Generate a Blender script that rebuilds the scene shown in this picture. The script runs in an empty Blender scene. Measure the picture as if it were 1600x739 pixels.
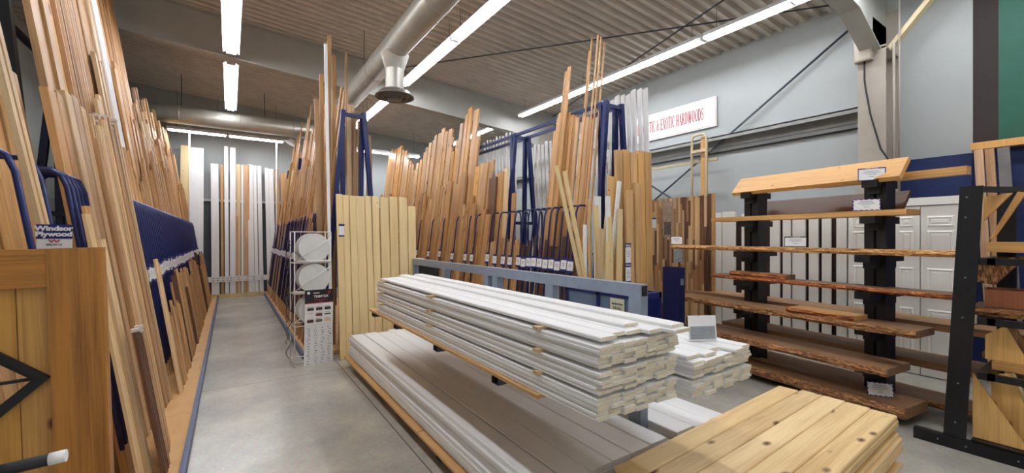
import bpy, bmesh, math, random
from mathutils import Vector, Matrix
rnd = random.Random(7)
C = bpy.context.scene.collection
sc = bpy.context.scene
PI = math.pi

# ------------------------------------------------------------------ camera, world, exposure
THETA = math.atan(441 / 655.0)
cam = bpy.data.cameras.new('camera'); cam.sensor_width = 36; cam.lens = 655 / 1600 * 36; cam.shift_y = 1.5 / 1600
cam.clip_start = 0.05
co = bpy.data.objects.new('camera', cam); C.objects.link(co)
co.location = (0, 0, 1.6); co.rotation_euler = (PI / 2, 0, -THETA)
sc.camera = co
w = bpy.data.worlds.new('world'); sc.world = w; w.use_nodes = True
w.node_tree.nodes['Background'].inputs[0].default_value = (1, .97, .93, 1)
w.node_tree.nodes['Background'].inputs[1].default_value = 0.35
sc.view_settings.view_transform = 'Standard'; sc.view_settings.look = 'None'
sc.view_settings.gamma = 1; sc.view_settings.use_curve_mapping = False
sc.view_settings.exposure = 0.75
TUBE = 25.0
sc.cycles.max_bounces = 6; sc.cycles.diffuse_bounces = 4; sc.cycles.glossy_bounces = 3
sc.cycles.sample_clamp_indirect = 6
sc.cycles.use_denoising = True

# ------------------------------------------------------------------ materials
def lin(c):
    return tuple(((x / 255) / 12.92 if x / 255 <= .04045 else ((x / 255 + .055) / 1.055) ** 2.4) for x in c) + (1,)
MATS = {}
def plain(name, c, rough=.5, metal=0, noise=0, scale=6, emit=None, bump=0, spec=.5):
    if name in MATS: return MATS[name]
    m = bpy.data.materials.new(name); m.use_nodes = True; MATS[name] = m
    nt = m.node_tree; b = nt.nodes['Principled BSDF']
    b.inputs['Roughness'].default_value = rough; b.inputs['Metallic'].default_value = metal
    b.inputs['Specular IOR Level'].default_value = spec
    b.inputs['Base Color'].default_value = lin(c)
    if emit:
        b.inputs['Emission Color'].default_value = lin(c); b.inputs['Emission Strength'].default_value = emit
        return m
    tc = nt.nodes.new('ShaderNodeTexCoord'); n = nt.nodes.new('ShaderNodeTexNoise')
    n.inputs['Scale'].default_value = scale; n.inputs['Detail'].default_value = 5
    nt.links.new(tc.outputs['Object'], n.inputs['Vector'])
    mx = nt.nodes.new('ShaderNodeMix'); mx.data_type = 'RGBA'
    k = 1 - noise
    mx.inputs['A'].default_value = lin([v * k for v in c]); mx.inputs['B'].default_value = lin([min(255, v * (1 + noise * .5)) for v in c])
    nt.links.new(n.outputs['Fac'], mx.inputs['Factor']); nt.links.new(mx.outputs['Result'], b.inputs['Base Color'])
    if bump:
        bp = nt.nodes.new('ShaderNodeBump'); bp.inputs['Strength'].default_value = bump; bp.inputs['Distance'].default_value = .01
        nt.links.new(n.outputs['Fac'], bp.inputs['Height']); nt.links.new(bp.outputs['Normal'], b.inputs['Normal'])
    return m

def wood(name, light, dark, knots=0.0, rough=.5, grain=1.0, vary=.25, knotcol=(96, 52, 22), fine=1.0):
    """wood with the grain along local Z, a different tone and grain on every object"""
    if name in MATS: return MATS[name]
    m = bpy.data.materials.new(name); m.use_nodes = True; MATS[name] = m
    nt = m.node_tree; N = nt.nodes; L = nt.links; b = N['Principled BSDF']
    b.inputs['Roughness'].default_value = rough
    tc = N.new('ShaderNodeTexCoord'); oi = N.new('ShaderNodeObjectInfo')
    mul = N.new('ShaderNodeMath'); mul.operation = 'MULTIPLY'; mul.inputs[1].default_value = 37.0
    L.new(oi.outputs['Random'], mul.inputs[0])
    add = N.new('ShaderNodeVectorMath'); add.operation = 'ADD'
    L.new(tc.outputs['Object'], add.inputs[0]); L.new(mul.outputs[0], add.inputs[1])
    def mapped(s):
        mp = N.new('ShaderNodeMapping'); mp.inputs['Scale'].default_value = s; L.new(add.outputs[0], mp.inputs['Vector']); return mp
    n1 = N.new('ShaderNodeTexNoise'); n1.inputs['Scale'].default_value = 1; n1.inputs['Detail'].default_value = 6; n1.inputs['Roughness'].default_value = .65
    L.new(mapped((30, 30, 1.3)).outputs[0], n1.inputs['Vector'])
    n1.inputs['Distortion'].default_value = .6
    n2 = N.new('ShaderNodeTexNoise'); n2.inputs['Scale'].default_value = 1; n2.inputs['Detail'].default_value = 3
    L.new(mapped((160 * fine, 160 * fine, 3)).outputs[0], n2.inputs['Vector'])
    n3 = N.new('ShaderNodeTexNoise'); n3.inputs['Scale'].default_value = 1; n3.inputs['Detail'].default_value = 2
    L.new(mapped((5, 5, .8)).outputs[0], n3.inputs['Vector'])
    s1 = N.new('ShaderNodeMath'); s1.operation = 'MULTIPLY_ADD'; s1.inputs[1].default_value = .55 * grain; L.new(n2.outputs['Fac'], s1.inputs[0])
    s2 = N.new('ShaderNodeMath'); s2.operation = 'MULTIPLY_ADD'; s2.inputs[1].default_value = 1.1 * grain; L.new(n1.outputs['Fac'], s2.inputs[0])
    s3 = N.new('ShaderNodeMath'); s3.operation = 'MULTIPLY_ADD'; s3.inputs[1].default_value = .7; s3.inputs[2].default_value = -.68 * grain - .2; L.new(n3.outputs['Fac'], s3.inputs[0])
    L.new(s3.outputs[0], s2.inputs[2]); L.new(s2.outputs[0], s1.inputs[2])
    r = N.new('ShaderNodeValToRGB'); r.color_ramp.elements[0].position = .15; r.color_ramp.elements[1].position = .85
    r.color_ramp.elements[0].color = lin(light); r.color_ramp.elements[1].color = lin(dark)
    L.new(s1.outputs[0], r.inputs[0])
    hs = N.new('ShaderNodeHueSaturation')
    mr = N.new('ShaderNodeMapRange'); mr.inputs['To Min'].default_value = .97 - vary; mr.inputs['To Max'].default_value = .97 + vary * .3
    L.new(oi.outputs['Random'], mr.inputs['Value']); L.new(mr.outputs[0], hs.inputs['Value'])
    ms = N.new('ShaderNodeMath'); ms.operation = 'MULTIPLY_ADD'; ms.inputs[1].default_value = -vary * .6; ms.inputs[2].default_value = 1.0 + vary * .3; hs.inputs['Hue'].default_value = .5035
    fr = N.new('ShaderNodeMath'); fr.operation = 'FRACT'; L.new(mul.outputs[0], fr.inputs[0]); L.new(fr.outputs[0], ms.inputs[0]); L.new(ms.outputs[0], hs.inputs['Saturation'])
    L.new(r.outputs[0], hs.inputs['Color'])
    col = hs.outputs['Color']
    if knots:
        v = N.new('ShaderNodeTexVoronoi'); v.inputs['Scale'].default_value = 1
        L.new(mapped((7, 7, 3.6)).outputs[0], v.inputs['Vector'])
        kr = N.new('ShaderNodeValToRGB'); kr.color_ramp.elements[0].position = .02 + .06 * knots; kr.color_ramp.elements[1].position = .05 + .14 * knots
        kr.color_ramp.elements[0].color = (1, 1, 1, 1); kr.color_ramp.elements[1].color = (0, 0, 0, 1)
        L.new(v.outputs['Distance'], kr.inputs[0])
        mx = N.new('ShaderNodeMix'); mx.data_type = 'RGBA'; mx.inputs['B'].default_value = lin(knotcol)
        L.new(kr.outputs[0], mx.inputs['Factor']); L.new(col, mx.inputs['A']); col = mx.outputs['Result']
    L.new(col, b.inputs['Base Color'])
    bp = N.new('ShaderNodeBump'); bp.inputs['Strength'].default_value = .15; bp.inputs['Distance'].default_value = .004
    L.new(n1.outputs['Fac'], bp.inputs['Height']); L.new(bp.outputs['Normal'], b.inputs['Normal'])
    return m

OAK = wood('honey_oak', (208, 160, 108), (120, 76, 42), rough=.42)
MAPLE = wood('pale_maple', (228, 196, 152), (170, 128, 86), rough=.45, vary=.16)
FIR = wood('orange_fir', (204, 154, 102), (120, 76, 42), rough=.42)
KNOTTY = wood('knotty_cedar', (222, 170, 110), (126, 80, 44), knots=1.1, rough=.5, vary=.4, grain=1.3)
WALNUT = wood('dark_walnut', (112, 76, 56), (46, 28, 20), rough=.4)
PINE = wood('clear_pine', (240, 214, 162), (208, 168, 110), knots=.12, rough=.55, grain=.7, vary=.1)
PINKWOOD = wood('rosy_alder', (204, 160, 120), (136, 94, 64), rough=.45)
CEDAR = wood('cedar_deck', (248, 216, 162), (196, 144, 86), knots=.9, rough=.5, grain=.9, vary=.12)
GATEW = wood('gate_cedar', (176, 116, 48), (92, 48, 12), knots=.35, rough=.4, grain=1.3, vary=.12)
GATEP = wood('gate_cedar_pale', (206, 152, 78), (134, 82, 32), knots=.35, rough=.45, vary=.2)
SLABW = wood('slab_wood', (172, 128, 90), (98, 64, 38), knots=.15, rough=.5, vary=.15)
SLABP = wood('slab_pale', (220, 168, 104), (160, 104, 54), knots=.15, rough=.45, vary=.1)
SLABD = wood('slab_dark', (104, 66, 42), (56, 32, 20), rough=.45, vary=.1)
def bark(name, c1, c2, c3):
    m = bpy.data.materials.new(name); m.use_nodes = True; MATS[name] = m
    nt = m.node_tree; N = nt.nodes; L = nt.links; b = N['Principled BSDF']; b.inputs['Roughness'].default_value = .8
    tc = N.new('ShaderNodeTexCoord'); mp = N.new('ShaderNodeMapping'); mp.inputs['Scale'].default_value = (38, 60, 13); L.new(tc.outputs['Object'], mp.inputs['Vector'])
    n = N.new('ShaderNodeTexNoise'); n.inputs['Scale'].default_value = 1; n.inputs['Detail'].default_value = 6; n.inputs['Roughness'].default_value = .7; n.inputs['Distortion'].default_value = 1.2; L.new(mp.outputs[0], n.inputs['Vector'])
    r = N.new('ShaderNodeValToRGB'); e = r.color_ramp.elements; e[0].position = .36; e[0].color = lin(c3); e[1].position = .62; e[1].color = lin(c1); x = e.new(.49); x.color = lin(c2)
    L.new(n.outputs['Fac'], r.inputs[0]); L.new(r.outputs[0], b.inputs['Base Color'])
    bp = N.new('ShaderNodeBump'); bp.inputs['Strength'].default_value = .9; bp.inputs['Distance'].default_value = .012; L.new(n.outputs['Fac'], bp.inputs['Height']); L.new(bp.outputs['Normal'], b.inputs['Normal'])
    return m
BARK = bark('bark_edge', (206, 154, 96), (134, 86, 48), (50, 30, 18))
RB = bark('red_bark', (222, 150, 84), (150, 72, 32), (56, 24, 12))
PB = bark('pale_bark', (236, 190, 122), (190, 134, 76), (96, 56, 26))
PLY = wood('particle_board', (204, 158, 104), (172, 122, 72), rough=.6, grain=.4, vary=.06)
PRIMED = wood('primed_white', (246, 246, 245), (230, 230, 229), rough=.45, grain=.3, vary=.04)
RAWEND = wood('raw_end_grain', (240, 230, 208), (206, 186, 150), rough=.7, grain=1.0, vary=.12)
PVC = plain('white_pvc', (246, 247, 248), .3, noise=.03)
BLUE = plain('navy_steel', (17, 32, 88), .3, metal=.15, noise=.15, scale=12)
DKBLUE = plain('dark_navy_steel', (22, 30, 62), .3, metal=.15, noise=.15, scale=12)
BLACK = plain('black_steel', (28, 29, 32), .4, metal=.3, noise=.2, scale=10)
BLACKM = plain('matte_black', (20, 20, 22), .6, noise=.2)
GREYST = plain('grey_painted_steel', (128, 140, 156), .45, metal=.1, noise=.12, scale=14)
DARKGR = plain('dark_grey_steel', (72, 78, 88), .45, metal=.3, noise=.2, scale=14)
WALLM = plain('pale_blue_wall', (176, 181, 180), .8, noise=.07, scale=1.2)
WALLG = plain('grey_wall', (176, 180, 176), .8, noise=.08, scale=3)
WALLN = plain('navy_wall', (18, 38, 88), .7, noise=.15, scale=2)
WALLB = plain('brown_black_wall', (52, 44, 42), .8, noise=.2, scale=2)
WALLGR = plain('green_wall', (28, 92, 74), .6, noise=.2, scale=2)
DARKW = plain('charcoal_wall', (92, 98, 100), .8, noise=.15, scale=2)
CEILM = plain('corrugated_steel_deck', (216, 206, 192), .32, metal=.25, noise=.12, scale=3)
BEAMM = plain('grey_beam_paint', (182, 182, 176), .6, noise=.08, scale=3)
COLM = plain('taupe_column_paint', (168, 160, 148), .6, noise=.1, scale=5)
DUCT = plain('galvanised_duct', (186, 184, 174), .38, metal=.45, noise=.12, scale=5)
FIXT = plain('white_fixture_enamel', (235, 236, 238), .4, noise=.03)
LAMP = plain('lit_fluorescent_tube', (248, 250, 255), emit=TUBE)
CARD = plain('white_card', (240, 240, 240), .6, noise=.04)
CARDB = plain('navy_card_print', (24, 30, 110), .5, noise=.05)
INK = plain('black_ink', (40, 40, 46), .7, noise=.1)
INKG = plain('grey_ink', (120, 122, 130), .7, noise=.1)
RED = plain('red_ink', (170, 24, 48), .6, noise=.05)
PINKL = plain('pink_line', (214, 120, 130), .6, noise=.05)
PURPLE = plain('purple_card_border', (70, 30, 130), .6, noise=.05)
WIRE = plain('white_wire', (228, 228, 224), .4, noise=.05)
REEL = plain('white_reel_cardboard', (226, 228, 226), .6, noise=.06, scale=9)
TAN = plain('tan_steel', (196, 176, 140), .45, noise=.08)
BAND = plain('grey_brown_edge_band', (110, 92, 80), .5, noise=.4, scale=30)
CREAM = plain('white_door_paint', (236, 234, 226), .5, noise=.04, scale=3)
SHRINK = plain('shrink_wrap_end', (224, 216, 208), .25, noise=.2, scale=40)
CABGR = plain('blue_grey_panel', (98, 116, 140), .5, noise=.08)
FLOORM = None

def floor_mat():
    m = bpy.data.materials.new('polished_concrete'); m.use_nodes = True; nt = m.node_tree; N = nt.nodes; L = nt.links; b = N['Principled BSDF']
    tc = N.new('ShaderNodeTexCoord')
    a = N.new('ShaderNodeTexNoise'); a.inputs['Scale'].default_value = .9; a.inputs['Detail'].default_value = 7; a.inputs['Roughness'].default_value = .6
    c = N.new('ShaderNodeTexNoise'); c.inputs['Scale'].default_value = 40; c.inputs['Detail'].default_value = 4
    L.new(tc.outputs['Object'], a.inputs['Vector']); L.new(tc.outputs['Object'], c.inputs['Vector'])
    r = N.new('ShaderNodeValToRGB'); e = r.color_ramp.elements
    e[0].position = .3; e[0].color = lin((146, 146, 146)); e[1].position = .7; e[1].color = lin((200, 195, 184))
    x = e.new(.5); x.color = lin((174, 170, 160))
    L.new(a.outputs['Fac'], r.inputs[0])
    mx = N.new('ShaderNodeMix'); mx.data_type = 'RGBA'; mx.blend_type = 'OVERLAY'; mx.inputs['Factor'].default_value = .25
    L.new(r.outputs[0], mx.inputs['A']); L.new(c.outputs['Color'], mx.inputs['B'])
    # an oily stain by the display rack and the sawn joints
    sx = N.new('ShaderNodeSeparateXYZ'); L.new(tc.outputs['Object'], sx.inputs[0])
    def near(out, v, wd):
        s = N.new('ShaderNodeMath'); s.operation = 'SUBTRACT'; s.inputs[1].default_value = v; L.new(out, s.inputs[0])
        ab = N.new('ShaderNodeMath'); ab.operation = 'ABSOLUTE'; L.new(s.outputs[0], ab.inputs[0])
        lt = N.new('ShaderNodeMath'); lt.operation = 'LESS_THAN'; lt.inputs[1].default_value = wd; L.new(ab.outputs[0], lt.inputs[0]); return lt.outputs[0]
    j = None
    for o, v in ((0, 1.14), (1, 5.4), (1, .2), (0, 5.9), (1, 9.9)):
        k = near(sx.outputs[o], v, .004)
        if j is None: j = k
        else:
            q = N.new('ShaderNodeMath'); q.operation = 'MAXIMUM'; L.new(j, q.inputs[0]); L.new(k, q.inputs[1]); j = q.outputs[0]
    m2 = N.new('ShaderNodeMix'); m2.data_type = 'RGBA'; m2.inputs['B'].default_value = lin((96, 92, 86))
    L.new(j, m2.inputs['Factor']); L.new(mx.outputs['Result'], m2.inputs['A'])
    L.new(m2.outputs['Result'], b.inputs['Base Color'])
    rr = N.new('ShaderNodeMapRange'); rr.inputs['To Min'].default_value = .12; rr.inputs['To Max'].default_value = .32
    L.new(a.outputs['Fac'], rr.inputs['Value']); L.new(rr.outputs[0], b.inputs['Roughness'])
    return m
FLOORM = floor_mat()

# ------------------------------------------------------------------ mesh helpers
def obj(name, bm, mat, parent=None, mx=None, smooth=False):
    me = bpy.data.meshes.new(name); bmesh.ops.recalc_face_normals(bm, faces=bm.faces[:]); bm.to_mesh(me); bm.free()
    for m in (mat if isinstance(mat, (list, tuple)) else [mat]): me.materials.append(m)
    if smooth:
        me.polygons.foreach_set('use_smooth', [True] * len(me.polygons))
    o = bpy.data.objects.new(name, me); C.objects.link(o)
    if parent: o.parent = parent
    if mx is not None: o.matrix_basis = mx
    return o
def tag(o, label, cat, group=None):
    o['label'] = label; o['category'] = cat; o['kind'] = 'thing'
    if group: o['group'] = group
    return o
def thing(name, label, cat, loc=(0, 0, 0), rotz=0, group=None):
    o = bpy.data.objects.new(name, None); C.objects.link(o); o.empty_display_size = .1
    o.location = loc; o.rotation_euler = (0, 0, rotz); return tag(o, label, cat, group)
def struct(name, bm, mat, smooth=False, mx=None):
    o = obj(name, bm, mat, None, mx, smooth); o['kind'] = 'structure'; return o
def NB(): return bmesh.new()
def box(bm, x0, x1, y0, y1, z0, z1, mi=0, M=None):
    vs = [Vector((x, y, z)) for x in (x0, x1) for y in (y0, y1) for z in (z0, z1)]
    if M is not None: vs = [M @ v for v in vs]
    v = [bm.verts.new(p) for p in vs]
    for f in ((0, 1, 3, 2), (4, 6, 7, 5), (0, 4, 5, 1), (2, 3, 7, 6), (0, 2, 6, 4), (1, 5, 7, 3)):
        fc = bm.faces.new([v[i] for i in f]); fc.material_index = mi
    return bm
def prism(bm, pts, z0, z1, mi=0, M=None, capmi=None):
    a = [Vector((p[0], p[1], z0)) for p in pts]; b = [Vector((p[0], p[1], z1)) for p in pts]
    if M is not None: a = [M @ v for v in a]; b = [M @ v for v in b]
    a = [bm.verts.new(v) for v in a]; b = [bm.verts.new(v) for v in b]; n = len(a)
    for i in range(n):
        f = bm.faces.new((a[i], a[(i + 1) % n], b[(i + 1) % n], b[i])); f.material_index = mi
    for ring in (a[::-1], b):
        f = bm.faces.new(ring); f.material_index = mi if capmi is None else capmi
    return bm
def tube(bm, pts, r, seg=8, mi=0, closed=False):
    pts = [Vector(p) for p in pts]; rings = []; n = len(pts); up = None
    for i, p in enumerate(pts):
        if closed: d = (pts[(i + 1) % n] - pts[i - 1]).normalized()
        else: d = (pts[min(i + 1, n - 1)] - pts[max(i - 1, 0)]).normalized()
        if up is None: up = Vector((0, 0, 1)) if abs(d.z) < .9 else Vector((0, 1, 0))
        s = d.cross(up).normalized(); t = s.cross(d).normalized(); up = t
        rings.append([bm.verts.new(p + (s * math.cos(2 * PI * k / seg) + t * math.sin(2 * PI * k / seg)) * r) for k in range(seg)])
    m = n if closed else n - 1
    for i in range(m):
        A, B = rings[i], rings[(i + 1) % n]
        for k in range(seg):
            f = bm.faces.new((A[k], A[(k + 1) % seg], B[(k + 1) % seg], B[k])); f.material_index = mi; f.smooth = True
    if not closed:
        bm.faces.new(rings[0][::-1]).material_index = mi; bm.faces.new(rings[-1]).material_index = mi
    return bm
def beam(bm, p, q, a, b, mi=0):
    """square bar a x b from p to q"""
    p = Vector(p); q = Vector(q); d = q - p; L_ = d.length; d.normalize()
    ref = Vector((0, 0, 1)) if abs(d.z) < .95 else Vector((0, 1, 0))
    s = d.cross(ref).normalized(); t = s.cross(d)
    M = Matrix((s, t, d)).transposed().to_4x4(); M.translation = p
    return box(bm, -a / 2, a / 2, -b / 2, b / 2, 0, L_, mi, M)
def axes(o, x, y, z):
    M = Matrix((Vector(x), Vector(y), Vector(z))).transposed().to_4x4(); M.translation = Vector(o); return M
def arc(cx, cy, r, a0, a1, n):
    return [(cx + r * math.cos(a0 + (a1 - a0) * i / n), cy + r * math.sin(a0 + (a1 - a0) * i / n)) for i in range(n + 1)]

ONES = 'zeroth first second third fourth fifth sixth seventh eighth ninth tenth eleventh twelfth thirteenth fourteenth fifteenth sixteenth seventeenth eighteenth nineteenth'.split()
TENS = {20: 'twent', 30: 'thirt', 40: 'fort', 50: 'fift', 60: 'sixt', 70: 'sevent', 80: 'eight', 90: 'ninet'}
def nth(n):
    if n < 20: return ONES[n]
    if n >= 100: return 'hundred and ' + nth(n - 100) if n > 100 else 'hundredth'
    t = n // 10 * 10
    return TENS[t] + 'ieth' if n == t else TENS[t] + 'y-' + ONES[n - t]

# ------------------------------------------------------------------ the room
XL, XR, YB, YF = -3.2, 7.3, -3.0, 14.3
def ceil_z(x): return 4.88 + .07 * (XR - x)
struct('floor', box(NB(), XL, XR + .2, YB, YF + .2, -.1, 0), FLOORM)
struct('wall_left', box(NB(), XL - .15, XL, YB, YF, 0, 5.7), WALLG)
struct('wall_back', box(NB(), XL, XR, YF, YF + .15, 2.63, 5.7), WALLM)
struct('wall_back', box(NB(), XL, XR, YF, YF + .15, 0, 2.63), DARKW)
struct('trim_1', box(NB(), XL, XR, YF - .06, YF, 2.6, 2.66), CARD)
struct('wall_right', box(NB(), XR, XR + .15, 1.07, YF, 0, 5.2), WALLM)
struct('wall_right', box(NB(), XR, XR + .15, .87, 1.07, 2.64, 5.2), WALLB)
struct('wall_right', box(NB(), XR, XR + .15, YB, .87, 2.64, 5.2), WALLGR)
struct('wall_right', box(NB(), XR, XR + .15, YB, 1.07, 0, 2.64), WALLN)
struct('trim_2', box(NB(), XR - .025, XR, 1.07, 1.72, 0, 2.6), WALLN)
tag(obj('ledge_rail', box(NB(), XR - .12, XR - .002, -.6, 1.07, 2.62, 2.70), [wood('ledge_pine', (236, 176, 96), (196, 130, 60))]), 'orange timber ledge rail along the top of the navy wall panel', 'rail')
# corrugated deck: ribs run across the building, wave along Y
bm = NB(); per = .17; prof = []
y = YB
while y < YF:
    prof += [(y, 0), (y + .06, 0), (y + .08, .06), (y + .15, .06)]; y += per
cols = []
for (yy, dz) in prof:
    cols.append([bm.verts.new((x, yy, ceil_z(x) + dz)) for x in (XL, XR + .1)])
for a, b in zip(cols, cols[1:]): bm.faces.new((a[0], a[1], b[1], b[0]))
struct('ceiling', bm, CEILM)
# portal frames
def frame(y, hide_left=False):
    bm = NB(); M = axes((0, y, 0), (1, 0, 0), (0, 0, 1), (0, -1, 0))
    pts = [(XL, 4.95), (6.0, 4.25), (6.75, 3.95), (XR, 3.95), (XR, ceil_z(XR)), (XL, ceil_z(XL))]
    prism(bm, pts, -.006, .006, M=M)
    for p, q in (((XL, 4.95), (6.0, 4.25)), ((6.0, 4.25), (6.72, 3.95))):
        beam(bm, (p[0], y, p[1]), (q[0], y, q[1]), .2, .014)
    beam(bm, (XL, y, ceil_z(XL) - .012), (XR, y, ceil_z(XR) - .012), .2, .012)
    return struct('roof_beam', bm, BEAMM)
for y in (1.86, 8.8): frame(y)
def column(y):
    bm = NB(); box(bm, 6.74, 6.76, y - .14, y + .14, 0, 4.0); box(bm, 6.76, XR - .02, y - .006, y + .006, 0, 4.4); box(bm, XR - .02, XR, y - .14, y + .14, 0, 4.6)
    box(bm, 6.74, XR, y - .14, y + .14, 3.96, 3.98)
    struct('steel_column', bm, COLM)
column(1.86); column(8.8)
bm = NB(); beam(bm, (6.95, 1.74, 3.98), (6.95, 1.05, 4.84), .12, .05); struct('knee_brace', bm, plain('cream_brace_paint', (214, 198, 160), .6, noise=.1))
# wall girt
bm = NB(); box(bm, XR - .2, XR, 2.0, YF, 3.36, 3.38); box(bm, XR - .02, XR, 2.0, YF, 3.2, 3.38); box(bm, XR - .2, XR - .19, 2.0, YF, 3.31, 3.38)
struct('trim_3', bm, plain('girt_grey', (150, 150, 146), .6, noise=.15))
tag(obj('conduit', tube(NB(), [(XR - .04, 2.02, 3.12), (XR - .04, 8.6, 3.12)], .012), BLACKM), 'thin dark conduit running along the wall below the steel girt', 'pipe')
def rod(p, q, r, lab):
    tag(obj('brace_rod', tube(NB(), [p, q], r, 8), DARKGR), lab, 'brace', 'steel bracing rods')
rod((XR - .1, 2.1, 4.6), (XR - .1, 8.6, .3), .018, 'long steel bracing rod sloping down the sign wall from the near column')
rod((XR - .16, 8.6, 4.6), (XR - .16, 3.2, 1.2), .016, 'steel bracing rod rising along the sign wall towards the far column')
rod((2.8, 8.6, ceil_z(2.8) - .1), (XR - .3, 2.1, ceil_z(XR) - .1), .012, 'thin bracing rod crossing under the corrugated ceiling from the far beam')
rod((5.4, 2.1, ceil_z(5.4) - .1), (XR - .3, 8.5, ceil_z(XR) - .12), .012, 'thin bracing rod under the ceiling near the sign wall light row')
bm = NB(); beam(bm, (6.75, 8.7, 4.3), (5.9, 8.7, 3.2), .05, .05)
# junction box with cable
t = thing('junction_box', 'beige electrical box with a dangling cable on the near steel column', 'box', (6.72, 1.86, 4.0))
obj('housing', box(NB(), -.06, .018, -.02, .16, -.16, .16), plain('beige_box', (176, 164, 148), .5, noise=.05), t)
obj('cover', box(NB(), -.068, -.06, -.005, .145, -.145, .145), plain('beige_cover', (190, 180, 166), .5, noise=.05), t)
obj('cable', tube(NB(), [(-.02, .06, -.16), (-.02, .06, -.4), (-.02, .05, -.5), (-.02, 0, -.85), (-.02, -.1, -1.3), (-.02, -.2, -1.5), (-.02, -.32, -1.68)], .01, 6), BLACKM, t)
bm = NB(); tube(bm, [(6.8, 1.66, 4.0), (6.8, 1.66, 2.0)], .015, 6); tube(bm, [(6.85, 1.62, 4.6), (6.85, 1.62, 1.9)], .01, 6)
tag(obj('conduit', bm, COLM), 'pair of thin conduits running down beside the near column', 'pipe')

# ------------------------------------------------------------------ ceiling lights
def ceiling_light(p, along, L_, lab, group, hang=.25):
    """p = start, along 'x'/'y'"""
    t = thing('ceiling_light', lab, 'light', p, 0 if along == 'y' else -PI / 2, group)
    M = axes((0, 0, 0), (1, 0, 0), (0, 0, 1), (0, -1, 0)); M.translation = (0, L_ - .005, 0)
    prism(NB_ := NB(), [(-.115, -.01), (-.045, .035), (-.045, .08), (.045, .08), (.045, .035), (.115, -.01), (.115, -.004), (.05, .045), (.03, .03), (-.03, .03), (-.05, .045), (-.115, -.004)][::1], 0.0, L_ - .01, M=M) if False else None
    bm = NB()
    # channel plus two sloped reflector wings
    box(bm, -.05, .05, .005, L_ - .005, .02, .08)
    for s in (-1, 1):
        box(bm, 0, .075, .005, L_ - .005, 0, .004, M=Matrix.Translation((s * .05, 0, .03)) @ Matrix.Rotation(s * math.radians(28), 4, 'Y') @ (Matrix.Rotation(PI, 4, 'Z') @ Matrix.Translation((0, -L_, 0)) if s < 0 else Matrix.Identity(4)))
    obj('housing', bm, FIXT, t)
    n = max(1, round(L_ / 1.22)); l = L_ / n
    for k in range(n):
        for s in (-1, 1):
            obj('tube', tube(NB(), [(s * .045, k * l + .04, -.006), (s * .045, (k + 1) * l - .04, -.006)], .0185, 10), LAMP, t)
    for k in range(n + 1):
        yy = min(max(k * l, .02), L_ - .02); obj('lamp_holder', box(NB(), -.07, .07, yy - .015, yy + .015, -.02, .022), FIXT, t)
    for yy in (.2, L_ - .2): obj('hanger', tube(NB(), [(0, yy, .08), (0, yy, .08 + hang)], .004, 5), DARKGR, t)
    return t
def light_row(x, z, first, last, name, group):
    y = 8.5 - 2.44 * 5; k = 0
    ys = [8.55 - 2.44 * i for i in range(1, 5)][::-1]
    for i, y in enumerate(ys):
        ceiling_light((x, y, z), 'y', 2.44, 'fluorescent strip in the %s row, %s before the deep grey beam' % (name, ['fourth', 'third', 'second', 'first'][i]), group, ceil_z(x) - z - .08)
    ceiling_light((x, 9.05, z), 'y', 2.44, 'fluorescent strip in the %s row, first beyond the deep grey beam' % name, group, ceil_z(x) - z - .08)
    ceiling_light((x, 11.5, z), 'y', last, 'short fluorescent strip in the %s row, by the back wall' % name, group, ceil_z(x) - z - .08)
light_row(.02, 4.72, 0, .85, 'aisle', 'fluorescent strips over the aisle')
light_row(3.0, 4.78, 0, 1.2, 'middle', 'fluorescent strips in the middle row')
light_row(6.0, 4.62, 0, 1.2, 'sign wall', 'fluorescent strips beside the sign wall')
for i, (x, l, lab) in enumerate(((-1.25, 1.22, 'first of three along the back wall, over the long wall rack'), (-.02, 1.22, 'second along the back wall, over the aisle end'), (3.1, 2.44, 'the one along the back wall behind the blue trestle'))):
    pass
for x, l, lab in ((-1.27, 1.22, 'fluorescent strip along the back wall, end one over the long long wall rack'),
                  (-.04, 1.28, 'fluorescent strip along the back wall, over the end of the aisle'),
                  (2.7, 2.44, 'fluorescent strip along the back wall, behind the blue trestle of the pine-fronted rack')):
    ceiling_light((x, 13.05, 4.22), 'x', l, lab, 'fluorescent strips along the back wall', .9)
for x, lab in ((-.83, 'white pole rising to the back light, by the long wall rack end'), (1.06, 'white pole rising to the back light, by the pine-fronted rack end')):
    tag(obj('support_pole', tube(NB(), [(x, 13.1, 0), (x, 13.1, 4.18)], .018, 8), FIXT), lab, 'pole', 'white poles under the back light')

# ------------------------------------------------------------------ ducts
def ring(bm, c, ax, r, w_, seg=28):
    pass
t = thing('air_duct', 'large round galvanised duct running down the shop over the middle rack', 'duct', (1.97, 0, 4.33))
obj('pipe', tube(NB(), [(0, YB + .1, 0), (0, 12.35, 0)], .178, 32), DUCT, t)
for yy in (1.4, 2.9, 4.4, 6.9, 8.3, 9.8, 11.2): obj('seam_ring', tube(NB(), [(0, yy, 0), (0, yy + .02, 0)], .182, 32), DUCT, t)
bm = NB()   # the drop with its flared neck
for (z0, r0), (z1, r1) in (((-.10, .2), (-.32, .13)), ((-.32, .13), (-.62, .13))):
    A = [bm.verts.new((math.cos(2 * PI * k / 28) * r0, 5.95 + math.sin(2 * PI * k / 28) * r0, z0)) for k in range(28)]
    B = [bm.verts.new((math.cos(2 * PI * k / 28) * r1, 5.95 + math.sin(2 * PI * k / 28) * r1, z1)) for k in range(28)]
    for k in range(28): bm.faces.new((A[k], A[(k + 1) % 28], B[(k + 1) % 28], B[k])).smooth = True
obj('drop_neck', bm, DUCT, t)
bm = NB(); prev = None
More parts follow.
